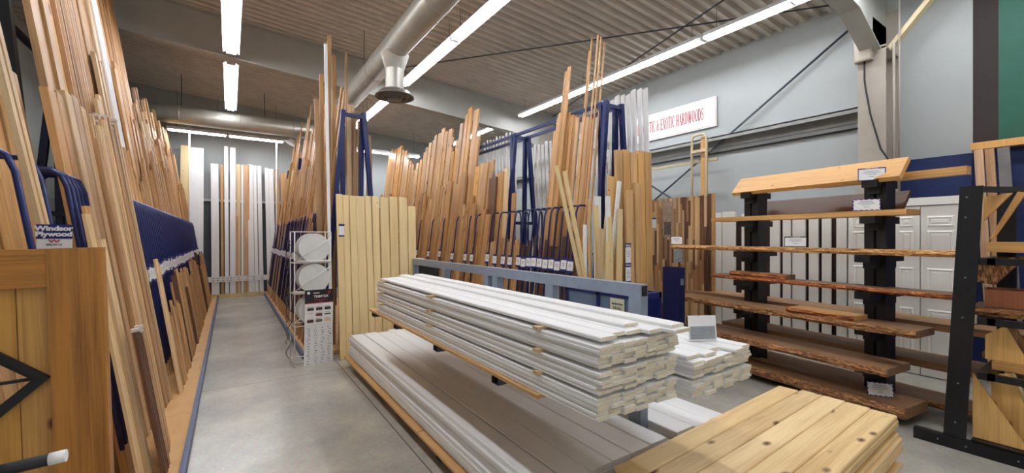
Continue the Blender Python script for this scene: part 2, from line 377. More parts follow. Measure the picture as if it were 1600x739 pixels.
for r, z in ((.12, -.60), (.2, -.63), (.27, -.70), (.272, -.715), (.23, -.70), (.225, -.68), (.19, -.69), (.185, -.72), (.15, -.73), (.145, -.69), (.11, -.70), (.105, -.74), (.06, -.75), (.001, -.75)):
    R = [bm.verts.new((math.cos(2 * PI * k / 32) * r, 5.95 + math.sin(2 * PI * k / 32) * r, z)) for k in range(32)]
    if prev:
        for k in range(32): bm.faces.new((prev[k], prev[(k + 1) % 32], R[(k + 1) % 32], R[k])).smooth = True
    prev = R
obj('diffuser', bm, plain('dull_diffuser', (110, 104, 98), .4, metal=.4, noise=.15), t)
for yy in (2.2, 5.1, 7.6): obj('hanger', tube(NB(), [(0, yy, .17), (0, yy, ceil_z(1.97) - 4.33)], .006, 6), DARKGR, t)
t = thing('air_duct', 'round galvanised duct crossing the far end of the shop below the ceiling', 'duct', (0, 12.62, 4.5))
obj('pipe', tube(NB(), [(XL + .05, 0, 0), (2.35, 0, 0)], .21, 32), DUCT, t)
for x in (-2.2, -1, .2, 1.4): obj('seam_ring', tube(NB(), [(x, 0, 0), (x + .02, 0, 0)], .215, 32), DUCT, t)
for x in (-.95, .75): obj('hanger', tube(NB(), [(x, 0, .2), (x, 0, ceil_z(x) - 4.5)], .008, 6), DARKGR, t)
bm = NB(); prev = None
for r, z in ((.06, 0), (.09, -.05), (.15, -.13), (.155, -.14)):
    R = [bm.verts.new((math.cos(2 * PI * k / 20) * r, math.sin(2 * PI * k / 20) * r, z)) for k in range(20)]
    if prev:
        for k in range(20): bm.faces.new((prev[k], prev[(k + 1) % 20], R[(k + 1) % 20], R[k])).smooth = True
    else: bm.faces.new(R)
    prev = R
bm.faces.new(prev[::-1])
o = obj('lamp_shade', bm, FIXT); o.name = 'horn_speaker'; o.matrix_basis = Matrix.Translation((1.42, 12.85, 4.28)) @ Matrix.Rotation(.5, 4, 'Y'); tag(o, 'small white horn at the end of the back light', 'speaker')

# ------------------------------------------------------------------ boards
def profile(kind, w_, t_):
    """cross-section, x = thickness (front towards +x), y = width"""
    h = w_ / 2; f = t_ / 2
    if kind == 'flat': return [(-f, -h), (f, -h), (f, h), (-f, h)]
    if kind == 'eased':
        e = min(.004, t_ * .3, w_ * .2); return [(-f, -h), (f - e, -h), (f, -h + e), (f, h - e), (f - e, h), (-f, h)]
    if kind == 'casing':   # stepped casing
        return [(-f, -h), (f * .1, -h), (f * .35, -h * .8), (f * .3, -h * .45), (f * .75, -h * .3), (f * .8, h * .4), (f * .5, h * .5), (f, h * .68), (f, h * .9), (f * .8, h), (-f, h)]
    if kind == 'round':
        return [(-f, -h), (f * .2, -h), (f * .75, -h * .6), (f, 0), (f * .75, h * .6), (f * .2, h), (-f, h)]
    if kind == 'dowel': return [(math.cos(a) * f, math.sin(a) * f) for a in [2 * PI * k / 10 for k in range(10)]]
    if kind == 'bead':
        return [(-f, -h), (f, -h), (f, -h * .7), (f * .6, -h * .6), (f * .6, -h * .1), (f, 0), (f * .6, h * .1), (f * .6, h * .6), (f, h * .7), (f, h), (-f, h)]
KINDNAME = {'flat': 'board', 'eased': 'board', 'casing': 'moulding', 'round': 'moulding', 'dowel': 'dowel', 'bead': 'moulding'}
def board_mesh(kind, w_, t_, L_, face=1):
    bm = NB(); prism(bm, [(p[0] * face, p[1]) for p in profile(kind, w_, t_)][::face], 0, L_); return bm
def stand(name, lab, cat, group, x, y, z, L_, w_, t_, lx, ly=0, yaw=0, mat=OAK, kind='flat', face=1):
    o = obj(name, board_mesh(kind, w_, t_, L_, face), mat)
    o.matrix_basis = Matrix.Translation((x, y, z)) @ Matrix.Rotation(ly, 4, 'X') @ Matrix.Rotation(lx, 4, 'Y') @ Matrix.Rotation(yaw, 4, 'Z')
    return tag(o, lab, cat, group)
MNAME = {'honey_oak': 'honey oak', 'pale_maple': 'pale maple', 'orange_fir': 'orange fir', 'knotty_cedar': 'knotty cedar', 'dark_walnut': 'dark walnut', 'clear_pine': 'pale pine',
         'rosy_alder': 'rosy alder', 'primed_white': 'white primed', 'white_pvc': 'white'}
def interp(pr, y):
    for (a, b), (c, d) in zip(pr, pr[1:]):
        if a <= y <= c: return b + (d - b) * (y - a) / (c - a)
    return pr[0][1] if y < pr[0][0] else pr[-1][1]
def row(y0, y1, x0, k, zb, prof_, jit, step, mats, side, rack, rowname, group, face, widths=(.045, .11), thick=(.014, .03), fill=1.0, kinds=('flat', 'eased', 'casing', 'round', 'bead'), spike=0, spike_h=0, lyj=.012, run=4, zmax=99):
    """a row of boards standing side by side along Y, leaning by k (tan) in X"""
    y = y0; n = 0; cur = None; left = 0
    beta = math.atan(k)
    while y < y1:
        if left <= 0:
            left = rnd.randint(2, run); cur = (rnd.choice(mats), rnd.choice(kinds), rnd.uniform(*widths), rnd.uniform(*thick), rnd.uniform(-jit, jit * .3))
        left -= 1
        mat, kd, w_, t_, dh = cur
        if rnd.random() > fill: y += w_ + rnd.uniform(.01, .05); continue
        H = interp(prof_, y) + dh + rnd.uniform(-.07, .05)
        if rnd.random() < spike: H += rnd.uniform(.2, spike_h)
        H = min(H, zmax)
        n += 1; mn = MNAME[mat.name]; kn = KINDNAME[kd]
        nm = mat.name.split('_')[-1] + '_' + kn
        stand(nm, '%s %s, %s from near end, %s, %s' % (mn, kn, nth(n), rowname, rack), kn, group,
              x0 + rnd.uniform(-.015, .015), y + w_ / 2, zb, (H - zb) * math.sqrt(1 + k * k), w_, t_, beta, rnd.uniform(-lyj, lyj), rnd.uniform(-.04, .04), mat, kd, face)
        y += w_ + rnd.uniform(.003, step)

WARM = [OAK, OAK, FIR, MAPLE, OAK, PINKWOOD, KNOTTY]
# --- long wall rack
def rack(name, lab, x_front, x_back, y0, y1, xc, frames, k, div_x, div_ys, zdiv, card_ys, side, bluem, rails=True, cards=True, kerb=True, div_depth=.2):
    """side=+1: boards lean towards +x. x_front: aisle edge of the base"""
    t = thing(name, lab, 'rack', ((x_front + x_back) / 2, (y0 + y1) / 2, 0)); ox, oy = t.location.x, t.location.y
    xa, xb = sorted((x_front, x_back))
    obj('base', box(NB(), xa - ox, xb - ox, y0 - oy, y1 - oy, 0, .055), PLY, t)
    if kerb:
        bm = NB(); box(bm, (x_front - side * .035) - ox if side > 0 else x_front - ox, x_front - ox if side > 0 else x_front + .035 - ox, y0 - oy, y1 - oy, 0, .07)
        obj('kerb', bm, plain('blue_grey_kerb', (66, 78, 112), .45, noise=.15), t)
    for yf in frames:
        bm = NB()
        for s in (-1, 1):
            beam(bm, (xc + s * .14 - ox, yf - oy, 3.4), (xc + s * .42 - ox, yf - oy, .055), .06, .06)
            beam(bm, (xc + s * .14 - ox, yf + .1 - oy, 3.4), (xc + s * .1 - ox, yf + .1 - oy, .055), .06, .06)
        beam(bm, (xc - .16 - ox, yf - oy, 3.34), (xc + .16 - ox, yf - oy, 3.34), .04, .05)
        beam(bm, (xc - .3 - ox, yf + .02 - oy, 1.85), (xc + .3 - ox, yf + .02 - oy, 1.85), .05, .05)
        obj('trestle', bm, BLACK if side < 0 and yf == frames[0] else bluem, t)
    if rails:
        for s in (-1, 1):
            obj('top_rail', beam(NB(), (xc + s * .14 - ox, frames[0] - oy, 3.37), (xc + s * .14 - ox, frames[-1] - oy, 3.37), .045, .045), bluem, t)
    for i, yd in enumerate(div_ys):
        # an inverted U of tube, front leg leaning with the boards
        bm = NB(); X0 = div_x; s = side; zt = zdiv
        fx = lambda z: X0 + s * k * z
        top = fx(zt)
        pts = [(fx(.3), .3), (fx(.9), .9), (fx(zt - .1), zt - .1), (fx(zt - .03) + s * .015, zt - .03), (top + s * .05, zt), (top + s * (div_depth - .05), zt), (top + s * (div_depth - .01), zt - .03), (top + s * div_depth, zt - .1), (top + s * div_depth, .6)]
        tube(bm, [(p[0] - ox, yd - oy, p[1]) for p in pts], .013, 6)
        d = obj('divider', bm, bluem, t)
        if cards and i % cards == 0:
            z = 1.24 + rnd.uniform(-.02, .02); X = fx(z) - s * .022
            bm = NB(); M = Matrix.Translation((X - ox, yd - oy, z)) @ Matrix.Rotation(s * math.atan(k), 4, 'Y')
            box(bm, -.003, .003, -.055, .055, -.06, .06, 0, M)
            for q in (-1, 1): box(bm, -.0045, .0045, -.055, .055, *( (.06, .09) if q > 0 else (-.09, -.06)), 1, M)
            box(bm, -.0048, .0048, -.02, .02, .01, .018, 2, M); box(bm, -.0048, .0048, -.025, .025, -.012, -.006, 2, M)
            obj('price_card', bm, [CARD, CARDB, INKG], d)
    return t
def arange(a, b, s):
    r = []; v = a
    while v < b: r.append(v); v += s
    return r
rack('board_rack', 'long navy steel rack of standing boards along the aisle kerb', -.276, -1.85, 2.35, 13.8, -1.38, [4.1, 6.3, 8.5, 10.7, 12.9], .15, -.5,
     [2.75, 3.05, 3.46, 3.55, 3.64, 3.73, 3.82] + arange(5.3, 13.6, .145), 1.99, None, -1, BLUE, cards=1)
L_GB, L_GM, L_GF = 'boards in the tall back row of the long wall rack', 'boards in the middle row of the long wall rack', 'short lengths at the front of the long wall rack'
pb = [(2.4, 4.9), (8.2, 5.15), (8.3, 3.6), (9.6, 4.0), (10.8, 3.95), (13.6, 4.3)]
row(4.22, 8.3, -.69, -.15, .056, [(2.5, 4.9), (8.3, 5.15)], .25, .012, WARM, -1, 'long wall rack', 'tall back row', L_GB, 1, (.08, .14), (.03, .05), zmax=5.25, lyj=.006)
row(8.32, 13.5, -.69, -.15, .056, [(8.3, 3.7), (9.6, 4.1), (10.8, 4.0), (13.6, 4.2)], .45, .02, WARM, -1, 'long wall rack', 'tall far back row', L_GB, 1, (.05, .1), (.03, .045), spike=.05, spike_h=.5, zmax=4.9)
row(5.4, 13.5, -.63, -.15, .056, [(5.2, 3.0), (5.8, 3.4), (6.9, 3.6), (8, 3.3), (13.6, 3.7)], .4, .02, WARM, -1, 'long wall rack', 'second row', 'boards in the second row of the long wall rack', 1, (.05, .11), (.02, .04), lyj=.015, spike=.05, spike_h=.4)
row(5.3, 13.5, -.575, -.15, .056, [(5.2, 2.6), (5.8, 2.66), (6.7, 2.45), (8.7, 2.9), (13.3, 2.9)], .3, .04, [OAK, FIR, OAK, PINKWOOD], -1, 'long wall rack', 'third row', L_GM, 1, (.04, .09), (.02, .035), lyj=.015, fill=.9)
row(5.55, 13.4, -.40, -.15, .056, [(5.5, 1.08), (13.4, 1.25)], .3, .05, [OAK, FIR, WALNUT, OAK, FIR], -1, 'long wall rack', 'front row of offcuts', L_GF, 1, (.035, .07), (.015, .03), kinds=('flat', 'round', 'casing'), lyj=.06, fill=.9, run=3)
row(3.0, 8.0, -2.25, -.12, 0, [(3, 3.0), (8, 3.6)], .5, .08, [OAK, FIR, OAK], -1, 'long wall rack', 'row behind the black trestle', 'boards behind the black trestle', 1, (.07, .13), (.03, .05), fill=.8)
# near bay of wide boards that hides the dividers
for i, (y, wd, H, m, x0, th) in enumerate(((2.85, .12, 2.42, OAK, -.71, .03), (3.0, .13, 2.45, OAK, -.71, .03), (3.15, .14, 2.47, OAK, -.70, .03), (3.30, .14, 2.48, OAK, -.70, .03), (3.45, .14, 2.5, OAK, -.69, .035), (3.60, .14, 2.5, OAK, -.68, .035),
                                           (3.72, .14, 2.45, OAK, -.56, .04), (3.88, .14, 2.47, OAK, -.56, .04), (4.04, .14, 2.52, MAPLE, -.555, .05), (4.20, .14, 2.54, OAK, -.555, .05), (4.35, .12, 2.50, MAPLE, -.55, .05))):
    stand('maple_board' if m is MAPLE else 'oak_board', 'wide %s board starting the long wall rack, %s from the cedar gate' % (MNAME[m.name], nth(i + 1)), 'board', 'wide boards by the cedar gate',
          x0, y, .056, H * 1.011, wd, th, -math.atan(.15), 0, 0, m, 'eased')
for i, (y, H) in enumerate(((2.90, 3.3), (2.97, 3.25))):
    stand('maple_strip', 'long pale strip leaning before the first navy dividers, %s one' % nth(i + 1), 'board', 'pale strips before the dividers', -.475, y, .056, H, .045, .022, -math.atan(.17), 0, 0, MAPLE, 'flat')
for i, (y, H, m, x0, th) in enumerate(((4.44, 2.46, PINKWOOD, -.53, .04), (4.51, 2.48, MAPLE, -.53, .05), (4.58, 2.46, PINKWOOD, -.52, .05), (4.65, 2.52, PINKWOOD, -.52, .05), (4.72, 2.50, OAK, -.52, .05), (4.79, 2.55, PINKWOOD, -.51, .05), (4.86, 2.56, MAPLE, -.51, .05), (4.93, 2.58, PINKWOOD, -.50, .05), (5.00, 2.5, OAK, -.50, .05), (5.07, 2.55, PINKWOOD, -.49, .05), (5.14, 2.6, MAPLE, -.48, .04))):
    o = stand('maple_board' if m is MAPLE else 'wrapped_board', 'narrow wrapped board before the long wall rack, %s beyond the wide boards' % nth(i + 1), 'board', 'narrow boards by the near dividers',
              x0, y, .056, H * 1.011, .06, th, -math.atan(.15), 0, 0, m, 'flat')
    if i > 1:
        obj('shrink_wrap_cap', box(NB(), -th / 2 - .002, th / 2 + .002, -.032, .032, H * 1.011 - .012, H * 1.011 + .006), SHRINK, o)
for i, (y, H, m) in enumerate(((3.53, .97, WALNUT), (3.59, .95, WALNUT), (3.65, .97, PINKWOOD))):
    o = stand('wrapped_moulding', 'short %s moulding bundle with wrapped top, %s from the camera' % (MNAME[m.name], nth(i + 1)), 'moulding', 'short dark wrapped bundles', -.35, y, .056, H, .045, .03, -math.atan(.15), 0, 0, m, 'casing')
    obj('shrink_wrap_cap', box(NB(), -.022, .022, -.025, .025, H - .01, H + .008), SHRINK, o)
for i, (y, H, x0, ly) in enumerate(((3.40, 1.7, -.44, .0), (3.48, 1.75, -.45, .0), (3.57, 1.55, -.43, .0), (3.72, 2.2, -.375, .0), (3.79, 2.3, -.37, .0), (3.86, 2.25, -.37, .0), (3.93, 2.35, -.375, .0), (4.0, 2.3, -.38, .0), (4.2, 2.4, -.42, .0), (4.32, 2.45, -.43, .0), (5.3, 1.35, -.40, -.01), (5.38, 1.3, -.40, .0))):
    stand('oak_moulding', 'long oak moulding standing at the aisle edge, %s from the camera' % nth(i + 1), 'moulding', 'mouldings at the aisle edge', x0, y, .056, H, .05, .03, -math.atan(.15), ly, 0, OAK if i % 2 else MAPLE, 'casing')
for i, (y, x0) in enumerate(((6.15, -.60), (6.28, -.60))):
    stand('white_moulding', 'tall white primed moulding among the long wall rack boards, %s one' % ('nearer' if i == 0 else 'farther'), 'moulding', 'white mouldings in the long wall rack', x0, y, .056, 4.9, .06, .03, -math.atan(.15), 0, 0, PRIMED, 'casing')

# --- pine-fronted rack
rack('board_rack', 'navy trestle rack of standing boards behind the reel display', .823, 2.3, 6.1, 13.8, 1.47, [6.24, 8.4, 10.6, 12.8], .12, .86,
     arange(6.6, 13.6, .2), 1.99, None, 1, BLUE, rails=False, cards=1)
M_G = 'boards in the %s of the pine-fronted rack'
row(6.75, 13.4, 1.0, .12, .056, [(6.5, 4.0), (7.4, 4.0), (8.3, 3.9), (9.5, 3.8), (13.4, 3.9)], .5, .012, WARM, 1, 'pine-fronted rack', 'tall back row', M_G % 'tall back row', -1, (.04, .09), (.02, .04), spike=.2, spike_h=.7, lyj=.02, zmax=4.8)
row(6.45, 13.4, .93, .12, .056, [(6.4, 3.2), (7.8, 3.1), (9.1, 3.2), (13.4, 3.3)], .45, .015, WARM, 1, 'pine-fronted rack', 'second row', M_G % 'second row', -1, (.04, .1), (.02, .04), lyj=.02, spike=.07, spike_h=.5)
row(6.5, 13.4, .88, .12, .056, [(6.4, 2.3), (8.5, 2.4), (13.4, 2.5)], .5, .09, [OAK, FIR, PINKWOOD, OAK], 1, 'pine-fronted rack', 'front row', M_G % 'front row', -1, (.04, .09), (.02, .03), lyj=.03, fill=.75)
for i, (x, y, H, wd, m) in enumerate(((1.18, 6.42, 4.45, .05, OAK), (1.24, 6.45, 4.2, .05, OAK), (1.08, 6.40, 3.5, .07, FIR), (1.13, 6.5, 3.9, .05, OAK), (1.42, 6.42, 3.5, .09, MAPLE), (1.53, 6.42, 3.4, .07, OAK), (1.62, 6.5, 3.3, .06, OAK), (1.47, 6.5, 4.3, .035, OAK), (1.7, 6.45, 3.1, .05, PINKWOOD), (1.78, 6.5, 2.9, .05, FIR), (1.35, 6.5, 3.0, .06, FIR), (1.55, 6.56, 2.9, .1, PRIMED))):
    stand('oak_board' if m is not PRIMED else 'white_board', 'tall %s board behind the blue trestle head, %s from the aisle' % (MNAME[m.name], nth(sorted([1.18, 1.24, 1.08, 1.13, 1.42, 1.53, 1.62, 1.47, 1.7, 1.78, 1.35, 1.55]).index(x) + 1)), 'board', 'tall boards at the end of the pine-fronted rack',
          x, y, .056, H, wd, .025, rnd.uniform(-.02, .02), -.015, PI / 2, m, 'flat')
tag(obj('trim_strip', box(NB(), -.018, .018, -.012, .012, 0, 4.1), PRIMED, mx=Matrix.Translation((1.10, 5.84, 0)) @ Matrix.Rotation(-.018, 4, 'Y')), 'very tall thin white trim strip standing beside the wire reel display', 'trim')
# pale pine boards leaning on the end
xs = 1.19
for i, wd in enumerate((.085, .085, .09, .12, .085, .10, .125, .125, .125, .12)):
    H = 2.2 + rnd.uniform(-.012, .012) - (.12 if i == 9 else 0)
    stand('pine_board', 'pale pine board leaning on the pine-fronted rack end, %s from the aisle' % nth(i + 1), 'board', 'pale pine boards at the rack end', xs + wd / 2, 5.78 + (i % 2) * .012, 0, H, wd - .004, .03, .0 + .012 * max(0, i - 4) * .5, -.12, PI / 2, PINE, 'eased', -1)
    xs += wd
t = thing('price_tag', 'small blue and white price tag on the aisle edge of the pine boards', 'tag', (1.235, 5.895, 1.70))
obj('card', box(NB(), -.035, .035, -.002, .002, -.07, .05), CARD, t); obj('header', box(NB(), -.035, .035, -.003, .003, .05, .08), CARDB, t); obj('footer', box(NB(), -.035, .035, -.003, .003, -.09, -.07), CARDB, t)

# --- twin-railed rack on the right
rack('board_rack', 'tall navy trestle rack with twin rails behind the white board stacks', 3.45, 5.0, 3.75, 13.6, 4.25, [3.88, 6.0, 8.2, 10.4, 12.6], .12, 3.50,
     arange(4.05, 5.3, .13) + [5.45, 5.65, 5.9, 6.15, 6.7, 6.95, 7.5, 8.1, 8.7, 9.4, 10.0], 2.02, None, 1, BLUE, cards=1, kerb=False, div_depth=.24)
R_G = 'boards in the %s of the twin-railed rack'
row(6.5, 13.0, 3.63, .12, .056, [(5.9, 2.7), (6.6, 3.1), (7.05, 3.2), (7.3, 4.2), (7.8, 4.4), (8.1, 3.6), (8.6, 4.1), (9.4, 4.2), (10.3, 3.7), (10.7, 3.5), (11.7, 4.2), (13, 4.4)], .4, .03, [KNOTTY, KNOTTY, FIR, OAK], 1, 'twin-railed rack', 'tall back row', R_G % 'tall back row', -1, (.11, .19), (.03, .05), kinds=('flat', 'eased'), lyj=.012, run=3, zmax=4.75)
row(5.4, 13.0, 3.555, .12, .056, [(5.4, 1.75), (6.2, 1.8), (6.5, 2.0), (7.0, 2.6), (8, 2.8), (9, 2.6), (13, 2.8)], .6, .03, [KNOTTY, KNOTTY, FIR, OAK], 1, 'twin-railed rack', 'front row', R_G % 'front row', -1, (.10, .17), (.03, .045), kinds=('flat', 'eased'), lyj=.015, run=2)
row(4.0, 4.85, 3.66, .12, .056, [(4.0, 3.1), (4.3, 3.3), (4.7, 3.45), (5.0, 3.0), (5.2, 2.8)], .2, .02, [OAK, FIR, OAK], 1, 'twin-railed rack', 'bay beside the offcut bin', R_G % 'near bay', -1, (.05, .075), (.02, .035), lyj=.01)
row(4.1, 5.6, 3.56, .12, .056, [(4.1, 1.6), (5.6, 1.5)], .4, .05, [WALNUT, OAK, FIR, WALNUT], 1, 'twin-railed rack', 'short row beside the offcut bin', R_G % 'near bay front', -1, (.05, .09), (.02, .03), lyj=.02)
for i, (y, H, wd) in enumerate(((4.62, 4.05, .06), (4.68, 4.0, .05))):
    stand('oak_moulding', 'tallest tan oak moulding bundle by the navy rails, %s strip' % ('nearer' if i else 'farther'), 'moulding', 'very tall tan mouldings', 3.61, y, .056, H, wd, .03, math.atan(.12), .01, 0, OAK, 'casing', -1)
for i, (y, H, x) in enumerate(((3.99, 4.2, 3.72), (4.06, 4.3, 3.70), (4.13, 4.35, 3.70), (4.22, 4.35, 3.70), (4.28, 4.2, 3.73))):
    stand('wooden_dowel', 'thin tall wooden dowel reaching above the twin-railed rack, %s from the camera' % nth(i + 1), 'dowel', 'thin dowels above the twin-railed rack', x, y, .056, H, .02, .026, math.atan(.115), rnd.uniform(-.004, .004), 0, OAK, 'dowel')
# wide brown and tan planks leaning across the bay
for i, (y, x, H, wd, ly, m) in enumerate(((6.30, 3.66, 2.62, .24, -.03, WALNUT), (6.02, 3.70, 2.70, .20, -.07, OAK), (5.80, 3.72, 2.76, .12, -.10, MAPLE), (5.66, 3.74, 2.3, .09, -.06, FIR))):
    stand('wide_plank', ['wide dark brown plank', 'wide tan plank', 'pale narrow plank', 'reddish narrow plank'][i] + ' leaning sideways behind the navy dividers', 'board', 'tilted wide planks in the twin-railed rack', x, y, .056, H, wd, .03, math.atan(.09), ly, 0, m, 'flat', -1)
# white boards on the far side
def white_group(ys, x, zt, wd, where, th=.03):
    for i, y in enumerate(ys):
        stand('white_board', 'tall white board standing %s, %s from the camera' % (where, nth(i + 1)), 'board', 'white boards ' + where, x, y, .056, zt + (i % 3) * .02 - .02, wd * 1.35, th, -.045, 0, -.5, PVC if i % 2 else PRIMED, ('casing', 'round', 'flat')[i % 3], -1)
white_group(arange(3.78, 4.6, .1), 4.92, 3.62, .09, 'above the rough end boards')
white_group(arange(4.75, 6.5, .115), 4.95, 3.28, .10, 'behind the tan mouldings')
white_group(arange(7.05, 8.25, .13), 4.95, 3.7, .1, 'behind the twin navy rails')
white_group(arange(8.6, 10.4, .15), 4.95, 3.5, .1, 'deep in the twin-railed rack')
# end bay: loose pieces
bm = NB()
t = thing('offcut_bin', 'low grey bin holding the loose light pieces at the twin-railed rack end', 'bin', (3.62, 3.52, 0))
box(bm, -.35, .32, -.14, -.12, 0, .6); box(bm, -.35, .32, .12, .14, 0, .6); box(bm, -.35, -.33, -.12, .12, 0, .6); box(bm, .30, .32, -.12, .12, 0, .6); box(bm, -.33, .30, -.12, .12, 0, .05)
obj('body', bm, GREYST, t)
for i, (xb, yb, xt, zt, wd, m, nm) in enumerate(((3.60, 3.50, 2.94, 2.38, .045, PINE, 'long pale pine stick leaning steeply towards the camera side'), (3.68, 3.54, 3.09, 2.34, .05, PINE, 'second long pine stick leaning just behind the first'),
        (3.42, 3.55, 3.40, 1.75, .04, PRIMED, 'short thin white strip in the offcut bin'), (3.72, 3.56, 3.60, 1.98, .075, PINE, 'wide pine piece standing in the offcut bin'),
        (3.50, 3.44, 3.55, 1.7, .07, MAPLE, 'pale maple piece low in the offcut bin'), (3.77, 3.45, 3.72, 1.84, .05, PINE, 'narrow pine piece in the middle of the offcut bin'),
        (3.74, 3.60, 4.02, 2.3, .06, PRIMED, 'bright white board leaning sideways out of the offcut bin'), (3.85, 3.56, 3.80, 2.1, .07, PRIMED, 'white board standing upright in the offcut bin'),
        (3.62, 3.60, 3.85, 2.02, .06, PINE, 'pine board leaning just behind the white one'), (3.86, 3.46, 3.90, 1.6, .09, PINE, 'short broad pine piece at the wall side of the bin'),
        (3.56, 3.60, 3.50, 2.05, .03, MAPLE, 'thin maple strip standing at the back of the bin'), (3.45, 3.47, 3.72, 1.5, .04, PRIMED, 'short white strip crossing the offcut bin'),
        (3.62, 3.42, 3.66, 1.55, .11, PINE, 'broad short pine piece at the front of the bin'), (3.90, 3.53, 4.0, 1.95, .08, PINE, 'pine piece leaning out beside the rough boards'), (3.70, 3.64, 3.70, 2.1, .10, PRIMED, 'broad white board at the back of the offcut bin'))):
    a = math.atan2(xt - xb, zt - .06); L_ = math.hypot(xt - xb, zt - .06)
    stand('pine_offcut' if m is not PRIMED else 'white_offcut', nm, 'board', 'loose pieces in the offcut bin', xb, yb, .06, L_, wd, .02, a, rnd.uniform(-.01, .01), PI / 2, m, 'flat', -1)
for i, (x, zt, wd, th) in enumerate(((3.90, 2.36, .11, .04), (4.02, 2.7, .11, .04), (4.14, 2.72, .12, .045), (4.27, 2.7, .12, .045), (4.10, 2.2, .13, .04), (4.40, 2.74, .12, .05), (4.53, 2.74, .13, .05), (4.25, 2.3, .12, .04))):
    y = 3.56 if i in (4, 7) else 3.62
    stand('rough_board', 'rough sawn wide hardwood board at the twin-railed rack end, %s from the offcut bin%s' % (nth([0, 1, 3, 5, 2, 6, 7, 4][i] + 1), ' side'), 'board', 'rough sawn boards at the twin-railed rack end', x + .12, y, 0, zt, wd, th, -.03 + .012 * i * .3 - .04 * (i > 4) * 0 + 0, -.01, PI / 2, wood('rough_hardwood', (222, 176, 118), (156, 108, 62), knots=.25), 'flat', -1)
for i, (x0, x1) in enumerate(((3.97, 4.05), (4.30, 4.36))): pass
# tall blue and white banner card
def text(s, size, mat, parent, M, ext=.0006, sx=1.0, align='CENTER', bold=0):
    cu = bpy.data.curves.new('lettering', 'FONT'); cu.body = s; cu.size = size; cu.extrude = ext; cu.align_x = align; cu.align_y = 'CENTER'; cu.offset = bold
    tmp = bpy.data.objects.new('tmp', cu); C.objects.link(tmp)
    dg = bpy.context.evaluated_depsgraph_get(); me = bpy.data.meshes.new_from_object(tmp.evaluated_get(dg)); bpy.data.objects.remove(tmp)
    me.transform(Matrix.Diagonal((sx, 1, 1, 1))); me.materials.clear(); me.materials.append(mat)
    o = bpy.data.objects.new('lettering', me); C.objects.link(o); o.parent = parent; o.matrix_basis = M; return o
FACE_CAM = axes((0, 0, 0), (1, 0, 0), (0, 0, 1), (0, -1, 0))    # text in XZ plane reading from -Y
t = thing('price_sign', 'tall narrow white price sign with navy headings on the rough boards', 'sign', (4.02, 3.44, 1.02), 0)
obj('sheet', box(NB(), -.045, .045, -.002, .002, 0, .5), CARD, t); obj('stake', box(NB(), -.012, .012, .002, .012, -1.02, .4), MAPLE, t)
for z in (.46, .22, 0): obj('heading', box(NB(), -.05, .05, -.004, .003, z, z + .05), CARDB, t)
for z in (.485, .245): text('Windsor', .026, CARD, t, Matrix.Translation((0, -.0045, z)) @ FACE_CAM, bold=.0006)
text('Plywood', .022, CARD, t, Matrix.Translation((0, -.0045, .465)) @ FACE_CAM)
bm = NB()
for z, wd in ((.40, .03), (.375, .035), (.35, .02), (.17, .02), (.145, .035), (.12, .02), (.095, .03)): box(bm, -wd, wd, -.003, -.002, z, z + .006)
obj('printed_lines', bm, INKG, t)

# ------------------------------------------------------------------ back wall boards
t = thing('board_holder', 'low white slotted rail holding boards against the back wall', 'rail', (.3, 13.55, 0))
bm = NB(); box(bm, -.95, .85, -.02, 0, .42, .56); box(bm, -.95, -.9, 0, .6, .42, .56); box(bm, .8, .85, 0, .6, .42, .56)
obj('rail', bm, CARD, t)
bm = NB()
for x in (-.8, -.66, -.56, -.45, -.34, -.27, -.1, .1, .25, .45, .62, .75):
    for z in (.455, .52): box(bm, x - .025, x + .025, -.0215, -.0195, z - .006, z + .006)
obj('slot', bm, INK, t)
tag(obj('floor_board', box(NB(), -.7, 1.2, 13.5, 13.53, 0, .1), wood('pale_kick', (226, 200, 150), (190, 160, 110))), 'pale timber kick board on the floor at the end of the aisle', 'board')
for i, (x, wd, H, m, dx) in enumerate(((-.97, .2, 4.05, PINE, 0), (-.72, .28, 4.02, PVC, 0), (-.31, .17, 3.62, PRIMED, .03), (-.16, .06, 3.6, OAK, .02), (-.06, .09, 4.14, PVC, .02), (.07, .13, 4.12, PVC, 0), (.2, .1, 3.66, MAPLE, 0),
        (.29, .05, 3.65, PRIMED, 0), (.39, .13, 3.66, PINKWOOD, 0), (.52, .12, 3.68, PRIMED, .04), (.63, .08, 3.66, PRIMED, .04), (.74, .1, 3.66, PRIMED, .04), (.93, .09, 3.62, PRIMED, .05), (1.04, .12, 3.6, PRIMED, .05), (1.16, .1, 3.6, OAK, .03), (1.3, .12, 3.5, FIR, 0), (1.45, .12, 3.4, OAK, 0), (.16, .06, 2.2, PINKWOOD, .0), (.47, .08, 2.1, PRIMED, 0))):
    y = 13.62 if i < 17 else 13.60
    if m is PVC or m is PRIMED: nm = 'white_board'
    else: nm = 'oak_board'
    stand(nm, '%s board against the back wall, %s from the long wall rack' % ({'white_pvc': 'glossy white', 'primed_white': 'white primed'}.get(m.name, MNAME.get(m.name)), nth(i + 1) if i < 17 else ['eighteenth, short, ', 'nineteenth, short, '][i - 17].strip(', ')), 'board', 'boards standing against the back wall', x, y, .002, H, wd, .03, -dx * .3, -.1, PI / 2, m, 'flat', -1)

